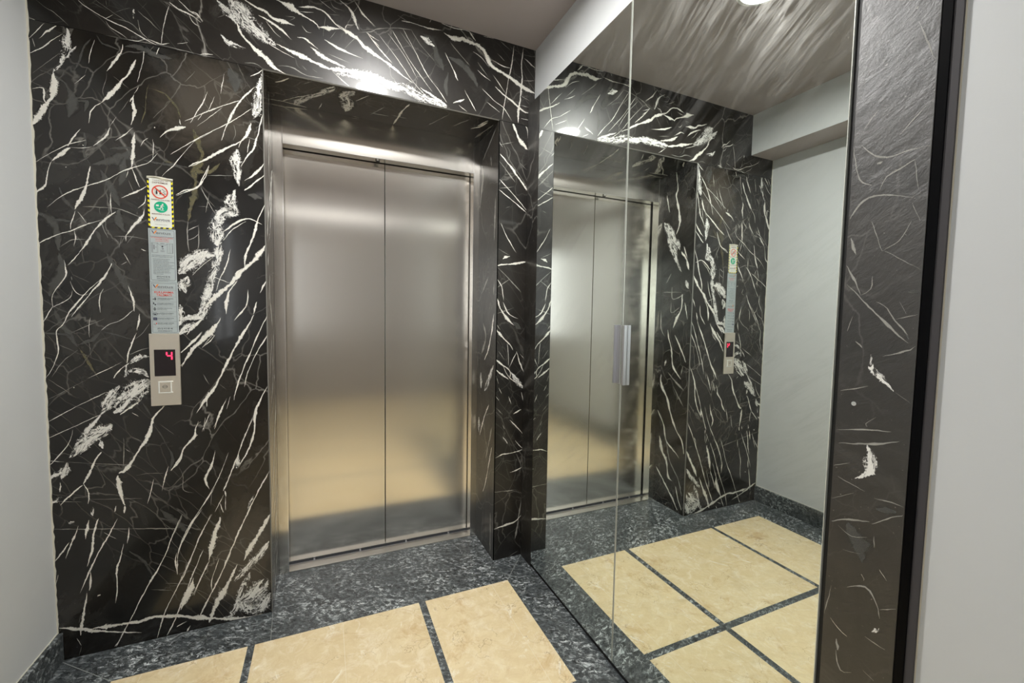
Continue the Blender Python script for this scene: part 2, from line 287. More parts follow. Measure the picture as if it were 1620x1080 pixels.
# vein centre lines on each slab, 0.1 mm: region+kind, then along,up,half width
VEINS = """Hw -7620,23314,20 -7532,23225,21 -7293,23084,21 -6893,22906,21 -6355,22741,21 -6032,22588,22 -5502,22384,22
Hw -6896,22827,12 -6807,22656,13 -6555,22527,13 -6301,22376,13
Hw -6302,22356,25 -6038,22385,24 -5802,22508,23
Hw -5768,22538,17 -5398,22452,30 -5120,22545,29
Hw -4875,22588,28 -4554,22714,29
Hw -5049,23962,13 -5162,23602,13 -5278,23078,14 -5364,22440,14
Hw -5082,23993,40 -4808,23848,41 -4493,23753,41 -4138,23561,41
Hw -4800,24159,27 -4490,23879,27 -4241,23784,28 -4064,23624,27
Hb -6106,23449,69 -6115,23127,69
Hw -6017,23115,15 -5945,22732,16 -5767,22558,17
Hw -6926,22878,27 -6698,23100,27
Ht -6696,23159,9 -6236,23471,9
Ht -7157,23453,13 -6726,23190,13 -6348,22981,13
Ht -7253,23347,8 -6853,23192,8
Ht -6849,23311,9 -6873,23538,9
Ht -8162,23152,10 -7931,22993,10
Ht -8688,22994,10 -8436,22807,10 -8236,22715,10 -7892,22394,10
Hw -8881,22380,10 -8656,22332,10
Ht -8455,22313,6 -8007,22514,6
Ht -6008,23438,15 -5847,23284,15 -5682,23189,15 -5519,23011,15 -5319,22862,15
Ht -5356,23993,9 -5016,23890,9 -4496,23628,9
Hw -4493,23753,21 -4392,23490,22 -4179,23382,23
Ht -8883,22343,10 -7955,22300,10 -6236,22361,10 -5399,22410,11 -4165,22380,11 -3723,22398,11
Ht -6733,22991,8 -6219,22938,9 -5866,22592,9
Ht -5907,23507,6 -5732,23800,6
Lw -8907,21721,21 -8727,21957,20 -8498,22301,20
Lw -8648,21771,15 -8465,22028,46 -8192,22311,29
Lw -8911,21233,20 -8570,21528,19 -8327,21819,19 -8052,22083,20
Lb -7955,22319,70 -7903,22085,77 -7987,21832,106 -7950,21612,88 -8081,21271,99 -8150,21024,128
Lb -7924,21503,95 -7704,21752,64
Lb -8150,21024,135 -8337,20749,45
Lw -8337,20749,62 -8336,20365,96 -8395,19968,99 -8554,19627,129 -8710,19326,96 -8958,18876,87
Lw -8883,20090,23 -8621,20167,39 -8605,19808,39 -8551,19704,55
Lw -7232,22109,18 -7339,21690,18 -7414,21280,18
Lg -7449,21154,18 -7519,20903,18
Lw -7521,20863,15 -7682,20630,16 -7808,20504,17
Lw -6470,22151,58 -6510,21902,53 -6681,21579,46 -6919,21124,21
Lt -6936,21080,10 -6960,20836,9 -7050,20497,9 -7041,20260,10
Lw -6107,21721,55 -6269,21278,47 -6508,20899,48 -6746,20524,61 -6980,20193,72 -7113,20005,32
Lw -7113,20005,35 -7274,19872,42 -7407,19626,33 -7482,19254,21
Lw -5865,22066,33 -5908,21730,16 -6003,21300,16 -6080,20957,16
Lw -6051,20800,48 -6192,20524,32
Lw -6193,20483,32 -6300,20216,63
Lt -6331,20291,14 -6504,19971,14 -6641,19740,14
Lw -6710,19605,16 -6882,19269,16
Lw -6228,20435,35 -6221,20110,52 -6213,19826,43 -6308,19398,39
Lo -5780,20902,23 -5862,20391,23 -5909,19928,23 -6039,19490,23
Lo -5783,20819,26 -5546,20769,31 -5307,20717,44 -5104,20510,60 -4935,20251,41 -4836,19932,40
Lg -7164,22283,32 -7015,22048,33 -6764,21995,51 -6573,21945,43
Lg -8023,20397,74 -7883,20078,103 -7894,19763,134 -7999,19351,117
Lg -7797,19940,60 -7520,19959,78 -7593,19629,75
Lg -8686,20742,36 -8399,20658,36 -8079,20501,36 -7969,20215,33
Lg -7324,22123,27 -7520,21800,26 -7659,21298,26 -7825,20870,26
Lg -6407,22088,40 -6044,22182,85 -5579,22057,87 -5064,22021,88
Lw -5418,22344,29 -5511,22054,23
Lt -6763,21001,8 -6352,20692,8
Lt -4362,21731,9 -4696,21272,9
Lt -5104,20510,7 -5676,19767,7
Lt -8865,20586,6 -8134,21449,6
Lt -8875,20319,8 -8476,20142,8
Lw -8821,21725,24 -8759,21479,24
Lw -7706,19014,22 -7934,18617,30 -8034,18363,44
Lw -8005,18329,82 -8194,18100,124 -8488,17818,61
Lw -8489,17778,23 -8588,17490,23 -8650,17011,29 -8805,16795,41 -9000,16653,36
Lw -8917,17672,12 -8463,18095,12 -8001,18448,13 -7564,18663,13
Lw -6900,19205,28 -7021,18900,35 -7220,18663,44 -7382,18494,31
Lw -7415,18469,14 -7698,18361,14 -8005,18329,14
Lw -6261,19325,17 -6466,19082,24 -6668,18882,25 -6768,18783,14
Lw -6215,19168,33 -6257,18873,75 -6267,18541,47 -6312,18162,56 -6336,17910,40
Lw -6337,17868,30 -6245,17591,30 -6121,17232,19
Lw -6439,17770,26 -6497,17513,16
Lt -6449,17437,15 -6327,17079,15
Lw -7485,17775,43 -7561,17362,46 -7651,16987,52 -7824,16482,67 -7925,16229,46
Lw -7926,16189,27 -8048,15773,18 -8072,15529,18
Lw -7981,15498,19 -7960,15216,34 -8015,14948,15
Lw -8664,16224,10 -8339,16579,14 -7995,16862,20 -7617,17072,17 -7103,17345,17 -6538,17776,25 -6167,17977,26 -5858,18150,15 -5573,18531,11
Lw -6667,16787,31 -6397,16966,31 -6089,17173,23 -5880,17348,19
Lw -6955,16956,13 -6965,16626,26 -6962,16214,20
Lw -6830,16270,48 -7080,16057,43 -7282,15769,44 -7483,15463,36 -7685,15077,30 -7883,14755,23
Lw -8962,14952,26 -8506,15269,26 -8042,15512,27 -7630,15755,23 -7212,15961,24
Lw -7866,16155,23 -7748,15966,23 -7630,15775,19
Lt -7735,16351,14 -7262,16386,14 -6810,16397,15 -6417,16274,15 -6118,16160,15
Lt -7270,16139,12 -7295,16341,11 -7132,16442,13
Lt -7243,15978,14 -7191,15613,14 -7071,15335,15
Lw -5960,16959,17 -6001,16701,24 -6211,16465,18
Lw -6007,16489,20 -6084,16184,48 -6331,15821,39 -6575,15462,32
Lw -6575,15462,33 -6581,15251,20
Lt -6550,15170,14 -6339,15525,14
Lt -6906,15391,13 -6443,15432,13 -5937,15349,13
Lt -6908,15349,12 -6783,15151,12
Lt -6709,15408,10 -6788,14983,10
Lw -5488,19113,14 -5345,19286,36 -5166,19445,59 -4953,19527,90 -4701,19638,103
Lw -6062,18700,23 -5971,18923,34 -5833,19031,26
Lw -5697,19013,18 -5688,18722,28 -5717,18298,10
Lw -5476,17658,21 -5347,17889,21 -5130,18135,18 -4982,18372,14 -4460,19146,11
Lw -4460,19146,12 -3782,19702,12
Lw -4646,18188,31 -4405,18376,37 -4107,18510,29 -3803,18734,28
Lw -4000,18308,25 -4121,17895,25 -4352,17512,27 -4650,17298,28 -5051,17073,20
Lo -4485,19615,59 -4420,19282,72 -4318,18954,73 -4250,18705,61
Lo -4459,17629,91 -4508,17098,90 -4629,16646,89 -4713,16200,36
Lg -6093,18217,21 -5686,18198,34 -5164,18173,44 -4664,18185,44
Lo -5372,18268,39 -5126,18285,39
Lg -7435,17843,39 -7018,18009,98 -6557,18246,147 -6349,18568,100
Lg -7219,17694,75 -7040,17313,94 -6860,16886,111 -6742,16488,127
Lg -6524,18252,98 -6610,17580,96 -6719,17235,96
Lg -6939,18469,61 -6348,18610,82
Lg -6744,16404,83 -6760,15904,106 -6571,15588,97
Lg -7617,18911,68 -7566,18603,38 -7640,18231,26 -7498,17854,25
Lg -8326,16937,51 -8219,16554,43 -8015,16299,46 -7836,16118,39
Lg -8922,15998,99 -8633,15872,116 -8465,15572,83 -8449,15174,78 -8403,14777,63
Lg -8575,15839,60 -8275,15830,41 -7785,15800,41
Lg -7538,15703,46 -7357,15433,62 -7272,15069,69
Lt -4722,15804,17 -4537,15910,17
Lw -4731,15452,15 -4546,15534,14 -4394,15702,14
Lt -4387,16013,11 -4402,15347,11 -4484,15007,11
Lt -4759,15801,17 -4734,15319,17 -4705,15013,17
Lt -4316,17473,13 -4028,17026,13 -3845,16781,13
Lt -4369,16764,13 -4034,16759,13
Lt -8368,14900,13 -8054,15168,14 -7680,15220,14
Lw -6152,14990,43 -6016,14958,52
Lw -7663,18486,37 -7658,18447,37
Lw -8134,17656,52 -8114,17640,52
Lw -5651,19439,56 -5617,19433,56
Lw -7868,14736,24 -8015,14522,27 -8177,14288,17
Lw -8293,14462,16 -8249,13979,27 -8413,13646,19 -8641,13192,15 -8639,12828,21
Lg -8421,14695,80 -8360,14297,94 -8370,14013,121 -8536,13600,125 -8701,13190,78
Lt -8113,13905,14 -8102,13783,14
Lw -8150,13740,15 -8053,13417,16 -7871,13259,19 -7681,13307,18
Lw -7002,14424,44 -7142,14122,44 -7314,13780,41 -7483,13522,35 -7717,13181,28 -7981,12802,24 -8163,12469,14
Lw -7345,13820,26 -7577,13560,25 -7809,13261,21 -8039,12924,21 -8236,12591,26 -8388,12220,27 -8563,12014,22 -8560,11686,18 -8541,11357,21 -8599,11029,19 -8767,10582,17 -8927,10321,14
Lw -8639,12828,23 -8818,12460,26 -8995,12115,20
Lw -8640,12808,17 -8344,13019,17 -8154,13188,15 -8100,13415,9
Lt -8947,12599,11 -8748,12724,11
Lw -7274,13510,16 -7364,13235,26 -7391,12899,32 -7383,12647,13
Lg -7153,14788,74 -7001,14465,63 -6816,14056,82 -6629,13685,113 -6440,13265,82
Lw -6563,13645,28 -6503,13391,57 -6429,13051,42 -6405,12708,24
Lw -6272,12624,27 -6316,12277,41 -6357,12017,34
Lw -6420,12793,14 -6801,12401,14 -7136,12228,14 -7371,12016,14
Lg -7372,11994,27 -7672,11680,66 -8026,11474,68
Lg -7308,11973,25 -6885,11824,25 -6487,11670,26
Lw -6377,11930,18 -6488,11627,45 -6619,11196,34 -6682,10807,31
Lw -6683,10763,32 -6926,10512,46 -7067,10259,44
Lb -6683,10763,51 -6763,10332,68
Lb -6684,10720,49 -6440,10931,91 -6231,11057,95 -6006,11051,97
Lb -6765,10289,98 -6589,10499,86 -6247,10486,108 -6045,10257,121
Lt -6605,11109,17 -6224,11297,17 -6014,11360,17
Lt -6453,11670,14 -6207,11886,13 -5989,12280,13
Lw -7661,12475,10 -7704,12141,19 -7701,11764,19
Lt -7722,11596,10 -7677,11048,10
Lt -8198,11932,10 -7718,12182,10 -7260,12439,10
Lw -7814,10271,10 -6815,10854,10
Lg -8626,12788,50 -8461,12301,58 -8261,11891,71 -8028,11432,53
Lo -7998,11390,35 -7823,10967,35 -7644,10581,36 -7493,10256,32
Lg -8987,11933,20 -8628,11891,33 -8324,11850,62 -8140,11808,41
Lt -8521,11481,12 -8188,11310,12
Lt -8032,11307,11 -8418,10942,11 -8744,10375,10
Lt -8095,13987,10 -7635,13723,10
Lb -3885,14939,136 -4188,14917,196 -4528,14715,204 -4792,14432,237 -5053,14152,157
Lw -3963,14843,18 -4349,14459,18 -4616,14131,18
Lb -4764,14078,221 -4919,13716,206 -5070,13488,115
Lb -3896,14441,114 -4017,14117,113 -4103,13660,113 -4265,13202,113 -4309,12929,187
Lb -3923,13212,152 -4231,13021,163 -4390,12655,103 -4767,12469,89 -5096,12465,134
Lb -5046,13000,93 -4985,12556,109 -5067,12197,110
Lw -4319,12475,63 -4625,12200,81 -4856,11838,40
Lw -4369,11928,21 -4639,11611,54 -5056,11164,50
Lw -3947,12112,104 -4260,11745,84 -4569,11428,53 -4839,11024,44 -5051,10622,35
Lw -3953,11835,21 -4150,11561,21 -4383,11334,13
Lw -6740,14398,18 -6570,14515,18
Lw -6661,14825,17 -6473,14415,17
Lb -8973,14655,21 -8989,13461,21 -8978,12175,18 -8990,11039,21
Lb -6048,10169,227 -6333,9918,283 -6617,9582,275 -6864,9248,235 -7107,8960,197
Lb -6942,9993,112 -7187,9574,145 -7331,9194,144 -7470,8946,92
Lb -7186,8575,227 -7524,8302,206 -7790,8112,180 -8124,7719,137 -8385,7451,119
Lb -7436,8986,59 -7640,8744,57 -7844,8419,67 -8047,8096,74 -8250,7733,73
Lb -8454,7288,100 -8527,7000,153 -8630,6715,121
Lw -8666,6593,37 -8678,6253,47
Lb -8653,6078,182 -8813,5933,127 -8966,5958,63
Lb -8457,7204,59 -8715,6940,99 -8969,6721,100
Lb -7534,7999,131 -7478,7689,131
Lw -7515,7563,76 -7688,7279,45 -7795,6988,62 -7935,6660,66 -8039,6458,49
Lw -8039,6458,40 -7921,6135,48 -7935,5701,33
Lw -8072,6419,41 -8336,6157,49 -8564,5935,48 -8695,5764,27
Lw -6296,9407,17 -6630,9143,42 -6942,8904,75
Lw -6264,9914,24 -6238,9603,24
Lg -6313,9386,26 -6150,9019,37 -6051,8788,37
Lw -5616,9137,41 -5947,8735,55 -6026,8427,48 -6143,8034,46 -6401,7568,51 -6620,7146,55 -6836,6817,80 -7043,6711,109
Lw -7079,6627,90 -7054,6357,127 -7014,5995,87 -6973,5675,50 -6911,5463,41
Lg -5956,8421,19 -5753,8040,19 -5585,7567,18
Lt -6867,8018,15 -6864,7576,15 -6900,6959,15
Lt -6846,7618,18 -6680,7466,18
Lt -6628,8038,19 -6324,7828,19
Lw -6585,8942,29 -6400,8794,21
Lw -3997,9795,84 -4197,9480,63 -4395,9167,38 -4632,8766,17
Lw -4277,9299,19 -4284,8996,27
Lw -4175,8730,17 -4337,8369,25 -4459,8029,16
Lw -4488,8429,22 -4644,8256,24 -4710,7844,41 -5038,7461,42 -5157,7150,33 -5312,6845,29 -5484,6590,17
Lw -4056,7066,25 -4223,6563,33 -4388,6111,35 -4281,5713,27
Lw -5551,6784,16 -5691,6296,27 -5776,5848,11
Lw -6013,6342,11 -6135,5812,23 -6234,5417,15
Lw -8954,8773,12 -8261,9220,12 -7313,9754,12
Lw -8944,8210,12 -8285,8545,12 -7503,8948,13
Lw -8982,7187,19 -8790,7415,17 -8399,7963,16 -8256,8458,15
Lw -8974,7417,15 -8546,7321,15
Lt -8546,7321,8 -6523,6932,9
Lt -8838,10296,13 -8243,9724,14
Lt -8863,9596,6 -7815,10250,6
Lt -5241,6743,11 -5103,6306,11 -5116,5794,11 -4782,5601,13
Lt -8966,5958,13 -8125,5798,13
Lt -7898,5848,9 -6386,5647,9
Lt -6534,6552,11 -6183,6594,11 -5721,6530,11
Lw -4085,5732,18 -4489,5054,22
Lt -4203,5702,16 -4218,5008,16
Lw -8187,9994,46 -8166,9972,46
Lt -5777,8450,12 -5356,8001,12
Lg -5549,7563,25 -5417,7043,44 -5539,6552,31
Lb -7823,5542,79 -7834,5227,118
Lw -7936,5087,42 -8007,4731,54 -8057,4398,21
Lw -7681,5094,30 -7817,4535,46 -7872,4068,42 -8033,3357,17
Lw -7123,4992,28 -7383,4450,24 -7681,3867,28 -7980,3185,28 -8280,2403,11
Lw -8232,4932,22 -8360,4538,35 -8487,4197,17 -8615,3779,17
Lw -8500,4357,24 -8680,4081,33 -8957,3674,28
Lw -7961,3180,27 -7952,2857,41 -8005,2440,29
Lw -8086,2354,21 -8162,1836,38 -8260,1271,42 -8315,802,38
Lw -8415,724,17 -8308,421,17
Lt -8310,367,22 -8379,64,22
Lt -8268,1597,20 -8356,1299,20
Lw -6990,3991,18 -7088,3467,27 -7203,3057,30 -7222,2460,25 -7284,1763,13
Lw -6806,4608,13 -6835,4341,35 -6887,3997,13
Lw -8842,3230,21 -8931,2833,25
Lw -8895,1242,57 -8480,1093,63 -7977,891,58 -7339,647,38 -6551,385,14
Lw -7975,945,55 -7494,914,67 -7001,882,68 -6539,833,64 -6235,917,81 -5800,823,69 -5355,727,75 -4903,541,69 -4203,314,71
Lt -8930,4935,15 -5794,4360,17 -5356,4248,17
Lt -6205,2011,14 -5596,1828,14
Lt -5765,2155,11 -4779,1882,12
Lw -5163,4805,15 -5447,4180,20 -5734,3337,20 -6012,2724,21 -6239,2328,31 -6557,1681,26 -6828,1083,20 -7095,547,20 -7316,57,25
Lw -4523,4921,22 -4856,4409,27 -5142,3837,31 -5334,3364,26
Lw -5380,3317,24 -5433,2987,32 -5381,2404,13
Lw -4203,4635,16 -4641,3793,21 -4937,2934,21 -5227,2252,16 -5605,1486,19 -5865,870,20 -6086,18,17
Lw -4515,3246,13 -4859,2396,21 -5299,1175,26 -5540,547,27 -5777,39,22
Lw -4887,2170,40 -4965,1783,120 -5158,1369,95 -5305,945,37
Lw -4438,2530,22 -4733,1842,22 -4928,1425,22
Lw -7357,70,21 -7248,259,52
Lw -5135,432,18 -5457,292,48
Lw -5026,225,28 -5146,-4,84
Lw -6905,5439,65 -6954,5178,52
Lw -7168,5484,50 -7195,5274,42
Lw -7540,4534,14 -7187,4222,15
Lb -8341,5109,105 -8494,5060,115
Lw -7796,2160,49 -7715,2215,49
Lg -5859,5151,47 -5522,4701,96 -5176,4298,97 -4913,3962,48
Lg -6834,3685,33 -6387,3146,36 -6147,2531,30
Lb -8963,5532,26 -8955,3725,19 -8956,2157,23 -8911,1300,30
Lb -2204,22154,81 -2211,21750,121 -2280,21197,178 -2379,20705,173 -2505,20343,97
Lw -2565,21969,30 -2354,22118,41 -2141,22316,47
Lw -2597,20191,69 -2694,19769,56 -2937,19390,45 -3000,19178,34
Lb -3060,19101,144 -3126,18688,177 -3076,18292,122 -3053,17958,121 -3028,17691,91
Lb -3149,17539,85 -3334,17043,174 -3225,16649,143 -3516,16617,186 -3754,16254,168 -3820,15844,200 -3774,15308,233
Lw -4630,18190,24 -4212,18450,30 -3698,18861,42 -3055,19336,42 -2756,19624,42
Lw -2423,21602,17 -2847,21076,39 -3148,20549,33 -3360,20045,33 -3574,19345,25
Lw -4724,19847,15 -3776,20487,18 -2907,20997,19
Lw -4348,19726,11 -3491,20611,11
Lw -2558,20736,18 -3331,20050,18 -4358,19272,17 -5183,18553,17
Lw -3986,21091,13 -4163,20602,21 -4563,19814,21
Lw -3766,20944,21 -3974,20382,16
Lw -4142,20283,26 -4315,19958,16
Lw -3437,21864,11 -3566,21085,22
Lw -2169,20612,24 -2398,19620,35 -2525,19191,34 -2771,18812,40 -2955,18445,28
Lw -2638,19577,29 -2737,19020,23
Lt -2756,19624,21 -2338,19562,21
Lw -2140,18707,36 -2482,18244,36 -2847,17919,24
Lw -2116,18297,43 -2488,17901,43 -2854,17544,36
Lw -5061,17094,24 -4787,17291,25 -4401,17440,35 -4168,17932,27 -3991,18353,16
Lt -4056,17948,17 -3197,18072,17
Lt -4289,17521,19 -4024,16893,19 -3807,16450,19
Lo -4459,19641,60 -4308,19086,84 -4208,18647,71 -4443,18023,134 -4455,17498,82 -4582,16761,92 -4706,16157,43
Lo -4441,18088,166 -3997,18089,126 -3650,18472,58
Lt -4706,16157,22 -4743,15758,22 -4705,15101,22
Lw -4714,15827,25 -4407,16022,19
Lt -4378,16058,17 -4399,15191,17
Lw -2135,17117,24 -2390,16533,30 -2553,15893,48 -2778,15180,36
Lw -3590,15866,31 -3174,16246,44 -2754,16460,35 -2272,16267,28
Lw -3597,15526,24 -3297,15961,18 -2816,16351,25
Lg -2737,17388,105 -2255,17311,177
Lw -5159,19447,72 -4783,19644,133
Lw -4884,19880,42 -4835,19698,65
Lt -3158,20017,19 -3107,19694,18 -3199,19411,17
Lg -3289,22094,199 -3069,21622,223 -3077,21225,89
Lt -4015,17293,11 -4144,16547,11
Lb -4091,15162,154 -4631,14721,178 -4972,14236,228
Lb -4978,13970,172 -4828,13444,144
Lb -3715,15394,170 -3846,14638,113 -4002,14018,113 -4188,13331,141 -4254,12921,197
Lw -2162,15451,62 -2541,14862,81 -3033,14344,93 -3398,13841,74 -3815,13412,81 -4224,12990,136
Lb -4226,12922,170 -4349,12511,96 -4740,12505,100 -5073,12367,130
Lb -4522,12305,130 -4861,12100,157 -5087,11830,91
Lw -3371,15217,12 -3500,14592,20 -3744,14031,26 -3870,13547,20
Lw -3915,14091,20 -3397,13876,21
Lw -2588,15625,48 -2839,15120,42 -2911,14490,30
Lw -2971,14486,32 -3152,14337,54 -3217,14057,41
Lw -3159,13991,30 -3464,13493,41 -3531,13076,58 -3540,12660,47
Lw -3747,12518,30 -3838,12310,85 -4076,11964,105 -4369,11622,50 -4716,11217,43 -5062,10647,36
Lw -4022,11826,16 -4375,11348,15
Lw -4361,11964,19 -4650,11625,37 -5049,11155,37
Lw -2805,13657,15 -2877,13023,37 -3308,12419,16
Lw -2154,14038,44 -2380,13532,37
Lw -2509,13174,49 -2640,12675,49
Lw -2610,12640,38 -3082,11753,53 -3580,10705,53 -3949,9877,44 -4248,9404,50 -4604,8801,25
Lw -4277,9406,40 -4257,9020,34
Lw -2146,12611,25 -2469,11893,28 -2792,11038,25 -3047,10403,25 -3305,9559,31 -3372,9207,18
Lw -2146,11820,29 -2545,11105,22 -2866,10325,22 -2999,9721,16
Lw -2180,9715,27 -2519,9005,39 -2652,8504,47 -2662,7957,47
Lw -2715,8436,20 -2909,7980,26
Lw -3609,9293,25 -3794,8880,31 -4046,8086,28
Lw -3488,9357,25 -3617,8867,15
Lw -4206,8700,18 -4391,8154,21
Lw -4556,8449,24 -4648,8143,24
Lt -4371,10314,15 -4180,9888,15
Lt -3832,9871,16 -3601,9647,16
Lw -2628,8444,35 -2709,7727,35 -2924,7105,37 -3274,6424,30
Lb -3264,6984,82 -3343,6353,103
Lw -2730,8452,22 -3121,7448,25 -3264,6984,29 -3545,6220,29 -3790,5537,50
Lw -3757,5532,58 -3729,5287,39
Lw -3729,5287,17 -3741,4727,17
Lw -3793,5377,18 -4101,4710,18
Lw -3931,5040,32 -3808,4659,71
Lw -3923,4478,120 -4086,3907,113 -4228,3374,98 -4338,2755,48
Lw -4338,2755,30 -4678,1951,22 -4881,1440,18
Lw -4046,7233,17 -4156,6619,31 -4392,6101,29 -4273,5690,19
Lw -2165,6155,27 -2469,5580,31 -2721,5044,27 -2972,4512,31 -3398,3528,34 -3891,2248,30 -4372,1227,31 -4712,508,34
Lb -2718,5207,76 -2970,4594,60
Lw -2173,4288,56 -2501,3682,96 -2860,3089,87 -3146,2488,47
Lb -2227,3125,83 -2660,2546,126 -3154,2075,109 -3502,1662,124
Lw -3386,2377,39 -3772,1564,94 -4118,915,108 -4396,174,91
Lb -2324,1542,213 -2829,908,300 -3180,664,199 -2699,282,224 -2262,932,258
Lb -2949,1944,78 -3239,1181,117 -3526,424,100 -4002,143,69
Lw -4012,2763,15 -4259,1929,21 -4269,1485,17
Lw -2278,-73,44 -2915,-14,60 -3735,133,70 -4903,529,67 -5646,786,62
Lw -3593,7102,11 -4009,5967,14 -4478,5092,18 -5068,4099,21 -5336,3292,23 -5388,2440,16
Lt -5176,4743,17 -5567,3808,17
Lw -4232,4653,11 -4636,3777,14 -5039,2754,14 -5630,1398,18
Lw -4602,7915,36 -5048,7424,42 -5181,6981,38 -5494,6602,32
Lw -4335,8584,26 -4411,8050,19
Lw -3889,8548,28 -4058,8172,17
Hb -3626,24511,93 -3259,24151,126 -2999,23837,103
Hw -2999,23837,68 -2814,23455,61 -2390,23040,82 -2035,22775,107 -1673,22459,88 -1343,22356,49
Hb -3249,24624,188 -2912,24337,330 -2687,24012,285 -2377,23792,242 -2062,23568,171 -1660,23362,123
Hw -1659,23407,83 -1205,23299,69 -740,23188,85 -222,23039,101 310,22934,102
Hb 310,22934,148 995,22954,150 1702,22975,179 2283,22963,208
Hw -434,23635,36 -130,23435,87 313,23264,87 904,23148,41
Hb -3540,23302,46 -3281,23070,94 -2938,22986,79 -2667,22969,56
Hw -2711,24785,63 -2362,24628,29 -2006,24556,64 -1726,24371,64 -1315,24353,63 -981,24311,25
Hw -1633,25108,64 -1306,25028,109 -973,24923,86 -550,24750,41 -162,24584,36 -76,24423,30
Hw -2248,24355,44 -1809,24214,44 -1404,23969,40 -1115,23731,15
Ht -3602,23882,16 -3375,24032,16
Hw -163,24491,33 235,24555,77 777,24657,43
Hw -845,25073,18 -199,25217,64 195,25101,37 551,24782,27 914,24600,48
Hw 694,25806,53 1150,25517,32 1334,25048,37 1473,24800,16
Hw -65,25578,13 555,25251,13
Hw 1246,25971,16 1571,25592,16 2094,25115,17
Hw 914,24695,57 962,24873,21 1240,24950,19
Hw 596,24795,48 960,24612,69 1330,24474,70 1707,24189,76 1994,24020,66 2285,23898,60
Hw 97,24052,36 544,23888,47 1000,23768,36 1609,23681,26
Hw -902,23878,62 -646,23901,50 -346,23750,31 -128,23621,15
Hw -726,24381,35 -557,24199,26 -384,24200,15
Hw -805,24904,28 -288,25008,19
Ht 195,25101,14 690,25196,14
Ht 334,25698,16 466,25458,16 874,25437,15
Hw -2011,24202,15 -1693,23845,15 -1490,23721,15
Hw -2019,23713,11 -1936,23868,11
Ht -1646,24260,13 -1274,24364,15 -1275,24229,13
Ht -1312,24578,14 -977,24628,15 -1189,24433,12
Ht 150,24995,13 54,24180,13
Ht 321,24158,12 549,24500,12
Ht 1425,24595,10 863,23876,10
Hw 1757,24781,38 2093,24629,33 2287,24584,22
Hw 1948,24591,33 2286,24339,33
Hw 399,22861,26 1038,22412,16
Ht -2755,22420,18 -2400,22485,19 -2122,22352,19
Hw -4188,22366,24 -4003,22455,38 -3781,22490,22
Hw -4476,23841,31 -4262,23819,23 -4087,23576,18
Hg -997,23124,33 -916,22778,34 -662,22609,35
Ht -1630,22605,19 -1129,22658,19 -620,22480,20 38,22493,20
Ht -745,22820,15 -574,22676,15
Ht -356,22774,15 -182,22676,15
Hw -2221,23614,12 -1823,23320,12 -998,23033,12
Ht 226,23524,15 1137,23372,16
Hw 1292,25937,22 1618,25510,33 1855,25338,22 2143,25128,17
Hb 1013,25619,64 1196,25389,64 1334,25048,63 1449,24793,37
Ht 1426,24715,19 1949,24882,18 2240,25082,19 3031,25325,20 3643,25418,21
Hw 1307,24468,70 1612,24213,87 1994,24020,71 2433,23836,72 2880,23599,56 3337,23357,40 3751,23148,23
Hw 1781,24788,38 1996,24555,33 2384,24168,31 2830,23786,20
Hb 996,23050,207 1558,22942,155 2185,22940,157 2829,22839,160 3440,22825,164 4068,22604,168 4933,22476,140 5433,22421,85
Hw 4067,23015,46 4712,22743,75 5320,22503,47
Hw 2288,24828,14 3031,24035,14 3751,23199,14 4388,22673,15
Hw 2806,25213,14 3183,24671,14 3749,23910,14 4440,23150,15 4603,22979,15
Hw 3309,25351,17 3958,24316,17 4384,23652,18 4874,23143,18 5319,22609,18
Hw 2632,25018,11 3336,24261,11 3960,23349,12
Ht 3642,25443,15 4061,24900,15 4704,24347,15
Ht 3132,25253,11 3957,24366,12
Hw 3081,25881,11 3539,25714,11
Hw 3233,25677,31 3745,25721,27 4375,25694,24 5021,25770,22
Hw 4856,26109,23 5572,26024,23 6193,26090,23 6598,25988,24
Hw 5131,25696,41 5576,25556,91 6026,25650,90 6487,25586,117 6837,25571,125 7197,25287,91 7443,24860,104 7933,24649,127 8434,24490,96 8945,24271,91 9466,24105,129 9863,24020,147
Hw 6307,26121,25 6659,25738,64
Hw 6549,25230,15 7021,25027,16 7385,24682,16
Hw 5192,24832,18 5530,24289,27 5817,23723,40
Hw 6163,23375,25 6458,22901,38 6727,22523,28
Hw 8658,26044,25 8549,25074,28 8375,24254,22 8205,23213,22 8093,22408,25
Hw 9167,26065,26 9086,25260,33 9133,24539,46 9052,23730,58 8970,22977,58 8948,22404,45
Hw 9241,25579,40 9836,25272,48
Hw 7700,23880,29 8073,23631,45 8707,23319,59 9227,23029,78 9555,22980,44
Hw 7039,23623,19 7649,23207,19 8146,22978,20 8596,22450,20
Hw 7287,23076,22 7964,22718,22
Hw 7570,24399,16 8006,23948,16 8260,23671,17
Hw 5884,22620,36 6289,22408,30
Hw 9084,23737,16 9542,23608,16
Hw 9093,23286,15 9549,23266,15
Hw 9198,24498,14 9849,24647,14
Hw 9105,22662,18 9628,22650,18
Hw 7500,25091,25 8176,24928,24 8551,24963,14
Hw 7067,26061,23 7606,26097,23
Hw 7798,25439,23 8172,25203,23
Hg 4164,25383,116 4591,25192,150 4755,24824,118 4921,24401,149 5143,24039,120
Hg 5360,24666,87 5923,24542,139 6444,24189,145 6801,23679,114
Hb 4060,25254,115 4378,25136,146 4700,24964,107
Hg 5365,23987,55 5258,23438,84 5317,22925,116
Hw 6792,24432,22 7031,24273,22 7453,24098,22
Ht 7911,26069,20 8537,25736,20
Ht 6788,24808,19 7331,24234,19
Hw 4480,25978,33 4560,26102,42
Hb 6168,22948,61 5600,22668,50
Ht 5410,25408,15 5748,25078,15 6382,24548,16
Sw -1772,826,148 -1517,607,64 -1234,231,33
Sb -1154,2603,174 -635,1654,138 -155,1145,108 310,441,159 489,148,186
